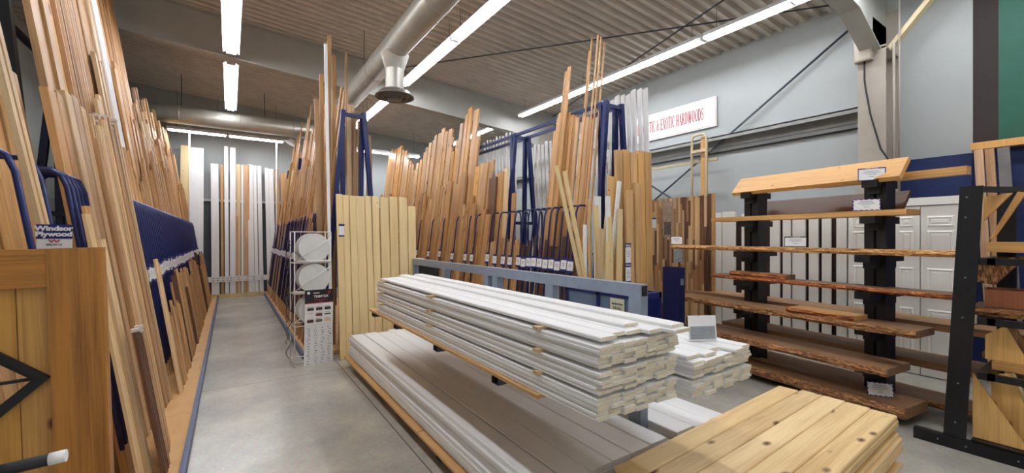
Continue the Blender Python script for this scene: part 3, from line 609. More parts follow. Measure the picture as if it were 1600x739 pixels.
# ------------------------------------------------------------------ cedar gate, left foreground
G = thing('cedar_gate', 'cedar garden gate with black diamond window standing at the front of the long wall rack', 'gate', (-.345, 2.14, 0))
G.rotation_euler = (0, math.radians(-1.6), 0)
GW = 1.0; X1 = 0.0; X0 = -GW; ZT = 1.565; ZB = .05
obj('stile', prism(NB(), [(X1 - .142, -.03), (X1 - .004, -.03), (X1, -.026), (X1, .03), (X1 - .142, .03)], ZB, ZT), GATEW, G)
obj('stile', box(NB(), X0, X0 + .142, -.03, .03, ZB, ZT), GATEW, G)
Mh = Matrix.Translation((X0 + .143, 0, 0)) @ axes((0, 0, 0), (0, 0, -1), (0, 1, 0), (1, 0, 0))
for z1 in (ZT, ZB + .14):
    obj('rail', box(NB(), -.132 / 2, .132 / 2, -.028, .028, 0, GW - .286), GATEW, G, Matrix.Translation((X0 + .143, 0, z1 - .066)) @ axes((0, 0, 0), (0, 0, -1), (0, 1, 0), (1, 0, 0)))
cx, cz, hw, hh = -.50, 1.115, .335, .31
edges = [X0 + .142 + i * (GW - .284) / 9 for i in range(10)]
for i in range(9):
    a, b = edges[i] + .0015, edges[i + 1] - .0015
    bm = NB(); M = axes((0, 0, 0), (1, 0, 0), (0, 0, 1), (0, -1, 0))
    br = sorted({a, b} | {v for v in (cx - hw, cx, cx + hw) if a < v < b})
    for p, q in zip(br, br[1:]):
        h_ = lambda x: max(0, hh * (1 - abs(x - cx) / hw))
        if h_((p + q) / 2) <= 0: prism(bm, [(p, ZB + .14), (q, ZB + .14), (q, ZT - .13), (p, ZT - .13)], -.008, .008, M=M)
        else:
            prism(bm, [(p, ZB + .14), (q, ZB + .14), (q, cz - h_(q)), (p, cz - h_(p))], -.008, .008, M=M)
            prism(bm, [(p, cz + h_(p)), (q, cz + h_(q)), (q, ZT - .13), (p, ZT - .13)], -.008, .008, M=M)
    obj('plank', bm, GATEP if i % 3 else GATEW, G)
bm = NB(); M = axes((0, 0, 0), (1, 0, 0), (0, 0, 1), (0, -1, 0))
def dia(bm, ho, wo, d, z0, z1):
    O_ = [(cx + wo, cz), (cx, cz + ho), (cx - wo, cz), (cx, cz - ho)]; I_ = [(cx + wo - d * 1.4, cz), (cx, cz + ho - d * 1.3), (cx - wo + d * 1.4, cz), (cx, cz - ho + d * 1.3)]
    for k in range(4): prism(bm, [O_[k], O_[(k + 1) % 4], I_[(k + 1) % 4], I_[k]], z0, z1, M=M)
dia(bm, hh + .02, hw + .02, .02, .005, .026); dia(bm, hh + .006, hw + .006, .022, -.02, .018)
obj('diamond_frame', bm, BLACKM, G)
bm = NB(); beam(bm, (cx - hw + .02, -.005, cz), (cx + hw - .02, -.005, cz), .01, .01); beam(bm, (cx, -.005, cz - hh + .02), (cx, -.005, cz + hh - .02), .01, .01)
obj('diamond_bar', bm, BLACKM, G)
# hand cart handle in the foreground
t = thing('hand_cart', 'hand cart with black rubber grip and white end cap before the cedar gate', 'cart', (-.62, 1.0, 0))
obj('handle_bar', tube(NB(), [(.33, 0, 1.232), (-.3, -.01, 1.205)], .006, 10), BLACKM, t)
obj('grip', tube(NB(), [(.318, 0, 1.2315), (.33, 0, 1.232), (.373, 0, 1.234)], .0095, 14), plain('rubber_grip', (34, 35, 38), .75, noise=.3, scale=60), t)
obj('grip', tube(NB(), [(-.42, -.01, 1.20), (-.3, -.01, 1.205)], .0095, 14), plain('rubber_grip', (34, 35, 38), .75, noise=.3, scale=60), t)
obj('end_cap', tube(NB(), [(.373, 0, 1.234), (.393, 0, 1.235)], .0099, 14), CARD, t)
bm = NB()
for x in (-.26, .2): tube(bm, [(x, 0, 1.218), (x, .03, .9), (x, .04, .15)], .012, 8)
obj('upright', bm, BLACKM, t)
obj('platform', box(NB(), -.35, .24, -.6, .06, .13, .16), BLACKM, t)
for x in (-.3, .18):
    for y in (-.52, .0): obj('wheel', tube(NB(), [(x - .015, y, .065), (x + .015, y, .065)], .065, 16), BLACKM, t)
t.rotation_euler = (0, 0, 0)

# ------------------------------------------------------------------ edge-banding reel display
t = thing('reel_display', 'white wire display rack with round reels and sample boards beside the aisle', 'display rack', (.86, 5.9, 0), math.radians(4))
bm = NB(); W, D = .21, .13
for x in (-W, W):
    for y in (-D, D): tube(bm, [(x, y, 0), (x, y, 1.67)], .007, 6)
for z in (.06, .5, .9, 1.28, 1.67):
    tube(bm, [(-W, -D, z), (W, -D, z), (W, D, z), (-W, D, z)], .006, 6, closed=True)
for z in (.92, 1.3): tube(bm, [(-W, -D - .012, z), (W, -D - .012, z)], .014, 8)
obj('wire_frame', bm, WIRE, t)
for z in (1.0, 1.36, .62):
    bm = NB(); tube(bm, [(-W, -D - .03, z - .06), (W, -D - .03, z + .24)], .006, 6); tube(bm, [(-W, -D, z - .06), (-W, -D - .03, z - .06)], .006, 6); tube(bm, [(W, -D, z + .24), (W, -D - .03, z + .24)], .006, 6)
    obj('retaining_bar', bm, WIRE, t)
for zc in (1.47, 1.085, .68):
    for k in range(4):
        bm = NB(); y = -D + .012 + k * .062
        tube(bm, [(0.02, y, zc), (0.02, y + .004, zc)], .182, 36); tube(bm, [(.02, y + .034, zc), (.02, y + .038, zc)], .182, 36)
        if k == 0: tube(bm, [(.02, y - .003, zc), (.02, y, zc)], .03, 20)
        r = obj('reel', bm, REEL, t)
        obj('edge_band_coil', tube(NB(), [(.02, y + .005, zc), (.02, y + .033, zc)], .15 + .02 * rnd.random(), 30), BAND, r)
for q in range(7):
    z = .25 + q * .2; pts = []
    for k in range(9):
        a = k / 8 * PI * 1.5 + q; pts.append((-W - .03 - .05 * abs(math.sin(a)), -.05 + .1 * math.cos(a) * .8, z + .17 * (k / 8 - .5) * 2))
    obj('loose_band', tube(NB(), pts, .004, 5), BAND if q % 2 else BLACKM, t)
P = Matrix.Translation((0.03, -D - .045, 0))
tl = Matrix.Translation((.055, -D - .05, .45)) @ Matrix.Rotation(math.radians(4), 4, 'X')
bd = obj('header_board', box(NB(), -.165, .165, -.003, .003, .33, .50), BLACKM, t, tl)
obj('red_stripe', box(NB(), -.165, .165, -.0045, -.003, .33, .342), RED, bd)
text('TRIMTEX', .042, CARD, bd, Matrix.Translation((0.02, -.0036, .415)) @ FACE_CAM, bold=.0008)
text('Melamine Edging', .022, RED, bd, Matrix.Translation((.02, -.0036, .375)) @ FACE_CAM, bold=.0004)
text('Wood', .018, INKG, bd, Matrix.Translation((.02, -.0036, .353)) @ FACE_CAM)
bm = NB(); tube(bm, [(.115, -.0065, .465), (.115, -.003, .465)], .02, 16); obj('red_badge', bm, RED, bd)
obj('white_badge', box(NB(), -.14, -.11, -.005, -.003, .45, .48), CARD, bd)
obj('white_strip', box(NB(), -.07, .0, -.005, -.003, .456, .466), CARD, bd)
sb = obj('sample_board', box(NB(), -.165, .165, -.003, .003, .06, .33), CARD, t, tl)
cc = [(74, 66, 62), (86, 58, 46), (52, 50, 50), (226, 222, 216), (112, 54, 34), (48, 40, 40), (84, 44, 30), (98, 98, 88), (226, 196, 160)]
for i in range(9):
    if i == 3: continue
    x = -.1 + (i % 3) * .1; z = .26 - (i // 3) * .075
    obj('colour_chip', box(NB(), x - .037, x + .037, -.006, -.003, z - (.018 if i != 5 else .006), z + .018 - (.008 if i == 5 else 0)), plain('chip_%d' % i, cc[i], .5), sb)
bm = NB()
for i in range(9): x = -.1 + (i % 3) * .1; z = .26 - (i // 3) * .075; box(bm, x - .03, x + .03, -.004, -.003, z + .026, z + .031)
obj('printed_lines', bm, INKG, sb)
pbm = NB(); box(pbm, -.165, .165, -.003, .003, -.455, .055)
pn = obj('pictogram_board', pbm, CARD, t, tl)
bm = NB(); rr = random.Random(3)
for i in range(4):
    for j in range(15):
        x = -.12 + i * .08; z = .02 - j * .032
        for q in range(4):
            a = rr.uniform(-.018, .014); b_ = rr.uniform(-.01, .008); box(bm, x + a, x + a + rr.uniform(.004, .018), -.004, -.003, z + b_, z + b_ + rr.uniform(.002, .006))
obj('small_print', bm, INK, pn)

# ------------------------------------------------------------------ cantilever rack with white boards
CR = thing('cantilever_rack', 'blue-grey steel cantilever rack carrying the white board stacks', 'rack', (2.26, 3.6, 0))
def loc(o, p): return (p[0] - o.location.x, p[1] - o.location.y, p[2] - o.location.z)
bm = NB(); box(bm, -.035, .035, 1.80 - 3.6, 5.95 - 3.6, 1.205, 1.29); obj('top_rail', bm, GREYST, CR)
obj('rail_end_cap', box(NB(), -.025, .025, 1.795 - 3.6, 1.80 - 3.6, 1.215, 1.28), BLACKM, CR)
for y in (1.85, 2.75, 3.62, 3.80, 4.85, 5.9):
    wd = .05
    obj('post', box(NB(), -.035, .035, y - wd - 3.6, y + wd - 3.6, 0, 1.205), GREYST if y != 1.85 else GREYST, CR)
for y in (1.95, 2.75, 3.62, 4.3):
    for z, x0 in ((.80, 1.20), (.03, 1.22)):
        if z < .5 and y > 5: continue
        bm = NB(); M = Matrix.Translation((0, 0, 0))
        x = x0 - 2.26; yy = y - 3.6
        box(bm, x, -.035, yy - .035, yy - .03, z, z + .07); box(bm, x, -.035, yy + .03, yy + .035, z, z + .07); box(bm, x, -.035, yy - .03, yy + .03, z, z + .005); box(bm, x, -.035, yy - .03, yy + .03, z + .065, z + .07)
        obj('arm', bm, DARKGR, CR)
for y in (1.85, 5.9, 3.62): obj('foot', box(NB(), -1.0, .3, y - .04 - 3.6, y + .04 - 3.6, 0, .028), DARKGR, CR)

ZX = lambda p: axes(p, (-1, 0, 0), (0, 0, 1), (0, 1, 0))     # local Z -> world Y, local Y -> up
def lying(name, lab, cat, group, x0, x1, y0, y1, z0, z1, mat, e=.003, M=None, endmat=None):
    """board lying along +Y"""
    bm = NB(); wd, th = (x1 - x0) / 2, (z1 - z0) / 2
    pr = [(-wd, -th), (wd, -th), (wd, th - e), (wd - e, th), (-wd + e, th), (-wd, th - e)]
    prism(bm, pr, 0, y1 - y0, 0, capmi=1 if endmat else 0)
    o = obj(name, bm, [mat, endmat] if endmat else mat, mx=(M or Matrix.Identity(4)) @ ZX(((x0 + x1) / 2, y0, (z0 + z1) / 2)))
    return tag(o, lab, cat, group)
lying('particle_board', 'orange particle board sheet under the tall white stack', 'board', None, 1.15, 1.66, 1.5, 4.25, .872, .89, PLY)
lying('particle_board', 'long particle board strip under the lower white stack, far half', 'board', 'particle board strips on the floor arms', 1.18, 2.215, 3.05, 5.5, .10, .12, PLY)
lying('particle_board', 'long particle board strip under the lower white stack, near half', 'board', 'particle board strips on the floor arms', 1.18, 2.215, .75, 3.04, .10, .12, PLY)
def pack(x0, y0, y1, z0, nb, nl, nc, cw, th, gap, which):
    z = z0; names = ['bottom', 'middle', 'top'] if nb == 3 else ['lower', 'upper']
    for b in range(nb):
        for l in range(nl):
            off = rnd.uniform(-.012, .012)
            x = x0 + off * .3 + abs(rnd.uniform(0, .008))
            for c_ in range(nc):
                wd = cw
                ye = y0 + rnd.uniform(0, .028)
                lying('white_board', 'white board, %s, %s bundle, %s layer down, %s column from the aisle' % (which, names[b], nth(nl - l), nth(c_ + 1)), 'board',
                      'white boards in the %s bundle of the %s' % (names[b], which), x, x + wd - .0015, ye, y1 + rnd.uniform(-.03, .02), z, z + th - .0012, PRIMED, .003, None, RAWEND)
                x += wd
            z += th
        z += gap
    return z - gap
top1 = pack(1.165, 1.13, 4.05, .892, 3, 6, 7, .0695, .0145, .0145, 'tall stack')
for gi, zg in enumerate((.892 + 6 * .0145, .892 + 12 * .0145 + .0145, top1)):
    for yi, y in enumerate((1.52, 2.75, 3.88)):
        tag(obj('wood_sticker', box(NB(), 1.14 if yi else 1.15, 1.63, y - .02, y + .02, zg + .0005, zg + .0135), MAPLE), 'small wood spacer poking from the tall white stack, %s gap, %s one' % (('lowest', 'middle', 'top')[gi], ('near', 'central', 'far')[yi]), 'spacer', 'wood spacers in the tall white stack')
zt = top1 + .0145
for i, (x, wd, ye, n) in enumerate(((1.19, .088, 1.15, 1), (1.283, .075, 1.18, 1), (1.362, .085, 1.17, 1), (1.452, .085, 1.13, 1), (1.545, .105, 1.07, 1))):
    lying('white_board', 'loose white board on top of the tall stack, %s from the aisle' % nth(i + 1), 'board', 'loose white boards on the tall stack', x, x + wd, ye, 4.0 + .03 * i, zt, zt + .016, PRIMED, .004, None, RAWEND)
for i, (x, wd, ye) in enumerate(((1.40, .09, 1.22), (1.50, .09, 1.14), (1.56, .085, 1.10))):
    if i == 1: continue
    lying('white_board', 'second loose layer board on the tall stack, %s one' % ('inner' if i == 0 else 'outer'), 'board', 'loose white boards on the tall stack', x, x + wd, ye, 4.1, zt + .0165, zt + .031, PRIMED, .004, None, RAWEND)
# second stack
lying('particle_board', 'narrow particle board sheet under the low white stack', 'board', None, 1.70, 2.2, 1.7, 4.2, .872, .889, PLY)
top2 = pack(1.69, 1.07, 4.0, .892, 2, 5, 6, .08, .0145, .012, 'low stack')
for i, (x, wd, ye) in enumerate(((1.70, .10, 1.12), (1.81, .09, 1.10), (1.91, .08, 1.14), (2.0, .08, 1.06), (2.09, .075, 1.08))):
    lying('white_board', 'loose white board on top of the low stack, %s from the tall stack' % nth(i + 1), 'board', 'loose white boards on the low stack', x, x + wd, ye, 3.9, top2 + .002, top2 + .016, PRIMED, .004, None, RAWEND)
t = thing('card_holder', 'white tent card on the low white stack', 'sign', (2.02, 1.24, top2 + .018), math.radians(-28))
obj('card', box(NB(), -.075, .075, -.002, .002, 0, .13, 0, Matrix.Rotation(-.12, 4, 'X')), CARD, t)
obj('grey_print', box(NB(), -.068, .068, -.0035, -.002, .01, .075, 0, Matrix.Rotation(-.12, 4, 'X')), plain('grey_photo', (150, 154, 158), .5, noise=.15, scale=30), t)
obj('foot', box(NB(), -.075, .075, 0, .05, 0, .003), CARD, t)
# lower wide boards
xs = 1.235; lz = .1215; k = 0
cols_ = [.17, .16, .16, .15, .17, .16, .17, .17, .17]
for c_, wd in enumerate(cols_):
    yn = .62 if c_ < 2 else 1.57
    if c_ == 6: xs = 2.31
    layers = range(8) if c_ == 0 else range(6, 8)
    for l in layers:
        z = lz + l * .0335; top = l == 7
        lying('wide_white_board', 'wide white board, floor-level stack, %s from the aisle, %s layer down' % (nth(c_ + 1), nth(8 - l)), 'board', 'wide white boards on the floor-level stack',
              xs + (rnd.uniform(-.012, .012) if c_ == 0 else 0) + .001, xs + wd - .003 + (rnd.uniform(-.01, .0) if c_ == 0 else 0), yn + rnd.uniform(0, .02), 5.45 + rnd.uniform(-.06, .05), z, z + .031 + (0.0), PRIMED, .005)
    xs += wd
for i, y in enumerate((2.1, 3.1, 4.3, 5.2)):
    tag(obj('timber_bearer', box(NB(), 1.43, 2.85, y - .05, y + .05, lz, lz + 6 * .0335 - .002), PLY), 'timber bearer under the floor-level white boards, %s from the camera' % nth(i + 1), 'bearer', 'bearers under the floor-level stack')

# ------------------------------------------------------------------ cedar deck boards, right foreground
XX = lambda p: axes(p, (0, 1, 0), (0, 0, 1), (1, 0, 0))      # local Z -> world +X, local X -> +Y, local Y -> up
PM = Matrix.Translation((3.57, 1.2, 0)) @ Matrix.Rotation(math.radians(2.5), 4, 'Z')
def deck(x0, x1, y0, y1, z0, z1, lab):
    bm = NB(); wd, th = (y1 - y0) / 2, (z1 - z0) / 2; e = .007
    pr = [(-wd, -th + e), (-wd + e, -th), (wd - e, -th), (wd, -th + e), (wd, th - e), (wd - e * .4, th - e * .4), (wd - e, th), (-wd + e, th), (-wd + e * .4, th - e * .4), (-wd, th - e)]
    prism(bm, pr, 0, x1 - x0)
    o = obj('deck_board', bm, CEDAR, mx=PM @ XX((x0, (y0 + y1) / 2, (z0 + z1) / 2)))
    tag(o, lab, 'board', 'cedar deck boards in the low cedar pile')
for l in range(12):
    z1 = .45 - l * .0275
    sh = 0 if l == 0 else rnd.uniform(-.03, .035)
    for c_ in range(5):
        if l > 2 and c_ in (1, 2, 3) and not (c_ == 2): continue
        y0 = -.345 + c_ * .139 + sh
        deck(-1.95 + rnd.uniform(-.02, .03) - (.0 if c_ < 4 else .03), (0 if l else 0) + rnd.uniform(-.02, .025) - (.0 if l else .0), y0, y0 + .1365, z1 - .026, z1,
             ('cedar deck board on top of the low cedar pile, %s from the far side' % nth(5 - c_)) if l == 0 else 'cedar deck board in the low pile, %s layer down, %s from far side' % (nth(l + 1), nth(5 - c_)))
for i, x in enumerate((-1.6, -.9, -.25)):
    tag(obj('timber_bearer', box(NB(), x - .05, x + .05, -.34, .34, 0, .45 - 11 * .0275 - .0275), FIR, mx=PM), 'timber bearer on the floor under the cedar deck boards, %s from the white stacks' % nth(i + 1), 'bearer', 'bearers under the cedar pile')

# ------------------------------------------------------------------ live-edge slab rack
A = Vector((.123, .9924, 0)); Nn = Vector((-.9924, .123, 0)); O2 = Vector((5.15, 1.36, 0))
def SR(s, w_, z): return O2 + A * s + Nn * w_ + Vector((0, 0, z))
tr = thing('slab_rack', 'black steel two-post rack holding live-edge slabs near the sign wall', 'rack', tuple(O2))
MR = axes((0, 0, 0), tuple(A), tuple(-Nn), (0, 0, 1))   # local x=along, y=away from camera
# A x (-Nn) = z ? keep right handed
if MR.to_3x3().determinant() < 0: MR = axes((0, 0, 0), tuple(A), tuple(Nn), (0, 0, 1)); SY = 1
else: SY = -1
def rbox(bm, s0, s1, w0, w1, z0, z1):
    ya, yb = sorted((SY * w0, SY * w1)); return box(bm, s0, s1, ya, yb, z0, z1, 0, MR)
for s in (0, 1.22):
    obj('post', rbox(NB(), s - .085, s - .01, -.09, .09, 0, 2.14), BLACK, tr); obj('post', rbox(NB(), s + .01, s + .085, -.09, .09, 0, 2.14), BLACK, tr)
    obj('foot', rbox(NB(), s - .07, s + .07, -.55, .55, 0, .075), BLACK, tr)
    for z in (.42, .77, 1.10, 1.44, 1.80, 2.14):
        for sg in (-1, 1):
            bm = NB()
            w1 = {2.14: .2, 1.80: .24}.get(z, .33)
            rbox(bm, s - .06, s + .06, sg * .09, sg * w1, z - .07, z - .002)
            rbox(bm, s - .05, s + .05, sg * .09, sg * (w1 * .6), z - .13, z - .0705)
            obj('arm', bm, BLACK, tr)
def slab(name, lab, s0, s1, w0, w1, z0, th, mat, bark=True, seed=0, amp=.012, barkback=False, tilt=0, group='live-edge slabs on the black rack', cat='slab', barkmat=None, taper=0, shift=(0, 0, 0)):
    """slab along A; w1 is its front edge (towards the camera)"""
    r = random.Random(seed + 100); bm = NB(); L_ = s1 - s0; n = max(6, int(L_ / .035)); W_ = w1 - w0
    ph = [r.uniform(0, 6) for _ in range(6)]
    def nz(i, k): u = i / n * L_; return amp * (math.sin(u * 7 + ph[k]) * .8 + math.sin(u * 17 + ph[k + 1]) * .5 + r.uniform(-.45, .45))
    rings = []
    for i in range(n + 1):
        tp = 0
        if bark and i in (0, n): tp = .015
        f0, f1, f2 = (nz(i, 0), nz(i, 1), nz(i, 2)) if bark else (0, 0, 0)
        g = nz(i, 3) if barkback else 0
        wz = W_ / 2 - tp + (taper * (i / n - .5))
        pts = [(-W_ / 2 + g, 0), (wz + f0 - .012 * bool(bark), 0), (wz + f1 + .006 * bool(bark), th * .45), (wz + f2 - .006 * bool(bark), th * .85), (wz + f2 * .7 - .018 * bool(bark), th), (-W_ / 2 + g, th)]
        rings.append([bm.verts.new((p[0], p[1], i / n * L_)) for p in pts])
    for a, b in zip(rings, rings[1:]):
        for k in range(6):
            f = bm.faces.new((a[k], a[(k + 1) % 6], b[(k + 1) % 6], b[k])); f.material_index = 1 if (bark and k in (1, 2, 3)) else 0
    bm.faces.new(rings[0][::-1]); bm.faces.new(rings[-1])
    M = axes(tuple(SR(s0, (w0 + w1) / 2, z0) + Vector(shift)), tuple(Nn), (0, 0, 1), tuple(A))
    if tilt: M = M @ Matrix.Rotation(tilt, 4, 'Z')
    o = obj(name, bm, [mat, barkmat or BARK], mx=M); return tag(o, lab, cat, group)
slab('live_edge_slab', 'wide thick base slab lowest on the black rack, purple card on it', -.35, 1.2, .02, .46, .078, .09, SLABW, seed=1, amp=.006)
slab('live_edge_slab', 'slab on the lowest rear arms near the floor', -1.2, 1.9, -.5, -.1, .078, .05, SLABW, seed=2, amp=.006)
slab('live_edge_slab', 'long bark-edged slab on the lowest front arms', -.26, 1.82, .10, .55, .42, .065, SLABW, seed=3)
slab('live_edge_slab', 'slab on the lowest rear arms, smooth front edge', -1.1, 1.75, -.50, -.1, .42, .065, SLABW, bark=False, seed=4)
slab('live_edge_slab', 'long wide bark-edged slab at knee height, small slab on it', -.42, 2.1, .10, .47, .77, .06, SLABW, seed=5)
slab('live_edge_slab', 'smooth-edged rear slab at knee height', -1.1, 2.35, -.5, -.1, .77, .065, SLABW, bark=False, seed=6)
slab('live_edge_offcut', 'short bark-edged offcut lying on the knee-height slab', .02, .62, .18, .44, .832, .045, SLABP, seed=7, barkmat=RB, group='short offcuts on slabs')
slab('live_edge_slab', 'thin red-barked slab at waist height, offcut on its far end', -.62, 1.62, .02, .31, 1.10, .04, SLABW, seed=8, barkmat=RB, amp=.008)
slab('live_edge_offcut', 'short red-barked offcut at the end of the waist-height slab', .72, 1.38, .08, .27, 1.142, .05, SLABW, seed=9, barkmat=RB, group='short offcuts on slabs')
slab('live_edge_slab', 'pale bark-edged slab at chest height with framed price card', -.65, 2.28, .0, .31, 1.44, .052, SLABP, seed=10, barkmat=PB, amp=.007)
slab('live_edge_slab', 'smooth light board on the second highest arms', -.28, 1.66, -.05, .23, 1.80, .05, SLABP, bark=False, seed=11)
slab('live_edge_slab', 'dark tilted slab displayed above the light board', -.12, 1.45, -.36, -.12, 1.90, .035, SLABD, bark=False, seed=12, tilt=-.85, shift=(0, 0, .04))
slab('live_edge_slab', 'thick orange slab tilted forward on top of the black rack', -.22, 1.40, -.06, .20, 2.205, .05, wood('top_slab', (226, 174, 110), (178, 122, 64), knots=.3, rough=.45, vary=.02), bark=False, seed=13, tilt=-.80)
slab('timber_beam', 'short squared orange beam behind the top tilted slab', -.55, .6, -.22, -.12, 2.142, .07, SLABP, bark=False, seed=14, group='top of the black rack', cat='beam')
# cards on the slabs
def card(lab, p, wd, ht, yaw, border, ragged=False, tilt=-.15):
    t = thing('price_card', lab, 'card', p, yaw, 'price cards on the slabs')
    M = Matrix.Rotation(tilt, 4, 'X'); bm = NB(); box(bm, -wd / 2, wd / 2, -.002, .002, 0, ht, 0, M); obj('backing', bm, border, t)
    bm = NB(); d = .007
    if ragged:
        pts = []
        for (ax, az), (bx, bz) in (((-1, 0), (1, 0)), ((1, 0), (1, 1)), ((1, 1), (-1, 1)), ((-1, 1), (-1, 0))):
            m = 10 if az == bz else 6
            for k in range(m):
                f = k / m; x = (ax + (bx - ax) * f) * (wd / 2 - .003); z = .003 + (az + (bz - az) * f) * (ht - .006); q = .007 if k % 2 else 0
                pts.append((x - math.copysign(q, x) * (az != bz), z + (q if az == 0 and bz == 0 else -q if az == bz else 0)))
        prism(bm, pts, .002, .0032, 0, M @ axes((0, 0, 0), (1, 0, 0), (0, 0, 1), (0, -1, 0)))
    else: box(bm, -wd / 2 + d, wd / 2 - d, -.0032, -.002, d, ht - d * 1.6, 0, M)
    obj('sheet', bm, CARD, t)
    bm = NB()
    for i, (z, f) in enumerate(((.72, .5), (.6, .6), (.48, .35), (.3, .2))): box(bm, -wd / 2 * f, wd / 2 * f, -.0038, -.0032, ht * z, ht * z + .004, 0, M)
    obj('printed_lines', bm, INKG, t)
    text('Windsor Plywood', ht * .1, CARDB if ragged else CARD, t, M @ Matrix.Translation((0, -.004 if ragged else -.0035, ht * (.83 if ragged else .955))) @ FACE_CAM)
YC = -math.atan(441 / 655) - .25
p = SR(-.02, .20, 2.10); card('white card with navy frame clipped on the top orange slab', (p.x, p.y, 2.13), .2, .12, -1.25, CARDB)
p = SR(.02, .2, 1.852); card('ragged purple-edged card on the light board below the top slab', tuple(p), .2, .11, -1.25, PURPLE, True)
p = SR(.62, .26, 1.50); card('black-framed white card on the pale chest-height slab', tuple(p), .2, .11, -1.25, INK)
p = SR(-.12, .28, .17); card('ragged purple-edged card on the base slab near the floor', tuple(p), .19, .12, -1.0, PURPLE, True, -.25)
p = SR(1.75, -.2, 1.50); card('small dark-framed card in front of the hardwood strip panel', (5.25, 3.62, 1.50), .16, .12, -.8, INK)
p = SR(-.5, -.3, .838); card('dark grey plaque on the rear knee-height slab', tuple(p), .15, .1, -1.1, INK)

# ------------------------------------------------------------------ near slab rack at the shop corner
t = thing('offcut_rack', 'black steel rack at the shop corner with a leaning end plate', 'rack', (4.57, .70, 0))
bm = NB(); P3 = lambda x, y, z: (x - 4.57, y - .70, z)
M = axes((0, 0, 0), (0, 1, 0), (0, 0, 1), (1, 0, 0))
prism(bm, [(.125, .06), (.005, .06), (-.085, 1.98), (.035, 1.98)], -.012, .0, M=M); obj('end_plate', bm, BLACK, t)
bm = NB(); box(bm, -.03, .03, -1.5, .29, 0, .085); obj('foot', bm, BLACK, t)
for z in (.2, .5, 1.0, 1.3, 1.75, 1.9):
    bm = NB(); c0 = .065 - (z - .06) * .09 / 1.92; tube(bm, [(-.014, c0 + (.02 if z > 1.7 else 0), z), (-.011, c0 + (.02 if z > 1.7 else 0), z)], .006, 8)
    obj('bolt', bm, GREYST, t)
for y in (-.25, 0, .15): obj('bolt', tube(NB(), [(-.033, y, .045), (-.03, y, .045)], .006, 8), GREYST, t)
obj('rear_plate', box(NB(), .55, .62, -.18, -.08, .0, 1.95), BLACK, t)
obj('top_bar', box(NB(), 0, .62, -1.4, -.03, 1.93, 1.97), BLACK, t) if False else obj('top_bar', beam(NB(), (.02, -.05, 1.955), (.9, -.55, 1.955), .05, .04), BLACK, t)
for z in (.10, .62, 1.02, 1.46):
    bm = NB(); box(bm, .0, .60, -.14, -.05, z - .06, z - .012); box(bm, 0.0, .6, -1.4, -1.31, z - .06, z - .012); box(bm, 0.0, .04, -1.35, -.1, z - .06, z - .012); obj('shelf_bearer', bm, BLACK, t)
bm = NB(); box(bm, .0, .55, -1.4, -.02, .085, .1); obj('tray', bm, BLACK, t)
obj('rear_plate', box(NB(), .0, .06, -1.42, -1.33, .0, 1.95), BLACK, t)
def nslab(lab, y0, y1, x0, x1, z, th, mat, seed, bark=True, name='live_edge_slab'):
    r = random.Random(seed); bm = NB(); n = 24; L_ = y1 - y0; rings = []
    for i in range(n + 1):
        f = [r.uniform(-.008, .008) + .008 * math.sin(i * .8 + seed + q) for q in range(3)] if bark else [0, 0, 0]
        pts = [(x0 + f[0], 0), (x0 + f[1] - .012 * bark, th * .5), (x0 + f[2], th), (x1, th), (x1, 0)]
        rings.append([bm.verts.new((p[0], p[1], L_ * i / n)) for p in pts])
    for a, b in zip(rings, rings[1:]):
        for k in range(5):
            fc = bm.faces.new((a[k], a[(k + 1) % 5], b[(k + 1) % 5], b[k])); fc.material_index = 1 if bark and k < 2 else 0
    bm.faces.new(rings[0][::-1]); bm.faces.new(rings[-1])
    M = axes((0, y0, z), (1, 0, 0), (0, 0, 1), (0, -1, 0)); M = axes((0, y1, z), (1, 0, 0), (0, 0, 1), (0, -1, 0))
    return tag(obj(name, bm, [mat, BARK], mx=M), lab, 'slab', 'slabs on the end-plate rack')
nslab('orange slab on the top shelf of the end-plate rack', -.7, .62, 4.72, 5.1, 1.49, .075, SLABP, 1, False)
nslab('dark slab shelf under the wooden box on the end-plate rack', -.7, .72, 4.72, 5.15, 1.01, .06, SLABD, 2)
nslab('light slab on the lower shelf of the end-plate rack', -.7, .60, 4.75, 5.1, .61, .06, SLABP, 3, False)
nslab('reddish slab behind on the lower shelf of the end-plate rack', -.1, .70, 5.12, 5.35, .61, .05, SLABW, 4, False)
b = thing('wooden_box', 'open dovetailed brown wooden box on the dark slab shelf', 'box', (4.95, .52, 1.072), math.radians(8))
bw = wood('box_wood', (170, 92, 44), (112, 54, 24), rough=.4, knots=.2)
bm = NB()
for x0, x1, y0, y1 in ((-.14, .14, .13, .142), (-.14, .14, -.142, -.13), (-.14, -.128, -.13, .13), (.128, .14, -.13, .13)): box(bm, x0, x1, y0, y1, 0, .13)
obj('side', bm, bw, b); obj('bottom', box(NB(), -.128, .128, -.13, .13, 0, .01), bw, b)
# triangular leaning offcuts
def tri(lab, pts, th, M, mat, bark=False):
    bm = NB(); prism(bm, pts, 0, th, 0, M=axes((0, 0, 0), (0, 1, 0), (0, 0, 1), (1, 0, 0)))
    return tag(obj('triangular_offcut', bm, mat, mx=M), lab, 'offcut', 'leaning offcuts in the end-plate rack')
RR = lambda x, y, z, ry, rz: Matrix.Translation((x, y, z)) @ Matrix.Rotation(rz, 4, 'Z') @ Matrix.Rotation(ry, 4, 'Y')
BURL = wood('burl_offcut', (238, 190, 116), (176, 116, 56), knots=.5, rough=.55, vary=.1)
tri('pale triangular offcut leaning lowest behind the end plate', [(.08, 0), (-.19, 0), (.08, .48)], .02, RR(4.63, .60, .104, 0, 0), BURL)
tri('dark-stained triangular slab offcut leaning behind the lowest pale one', [(-.02, 0), (-.25, .02), (-.10, .5), (-.0, .48)], .03, RR(4.70, .60, .104, 0, 0), BURL)
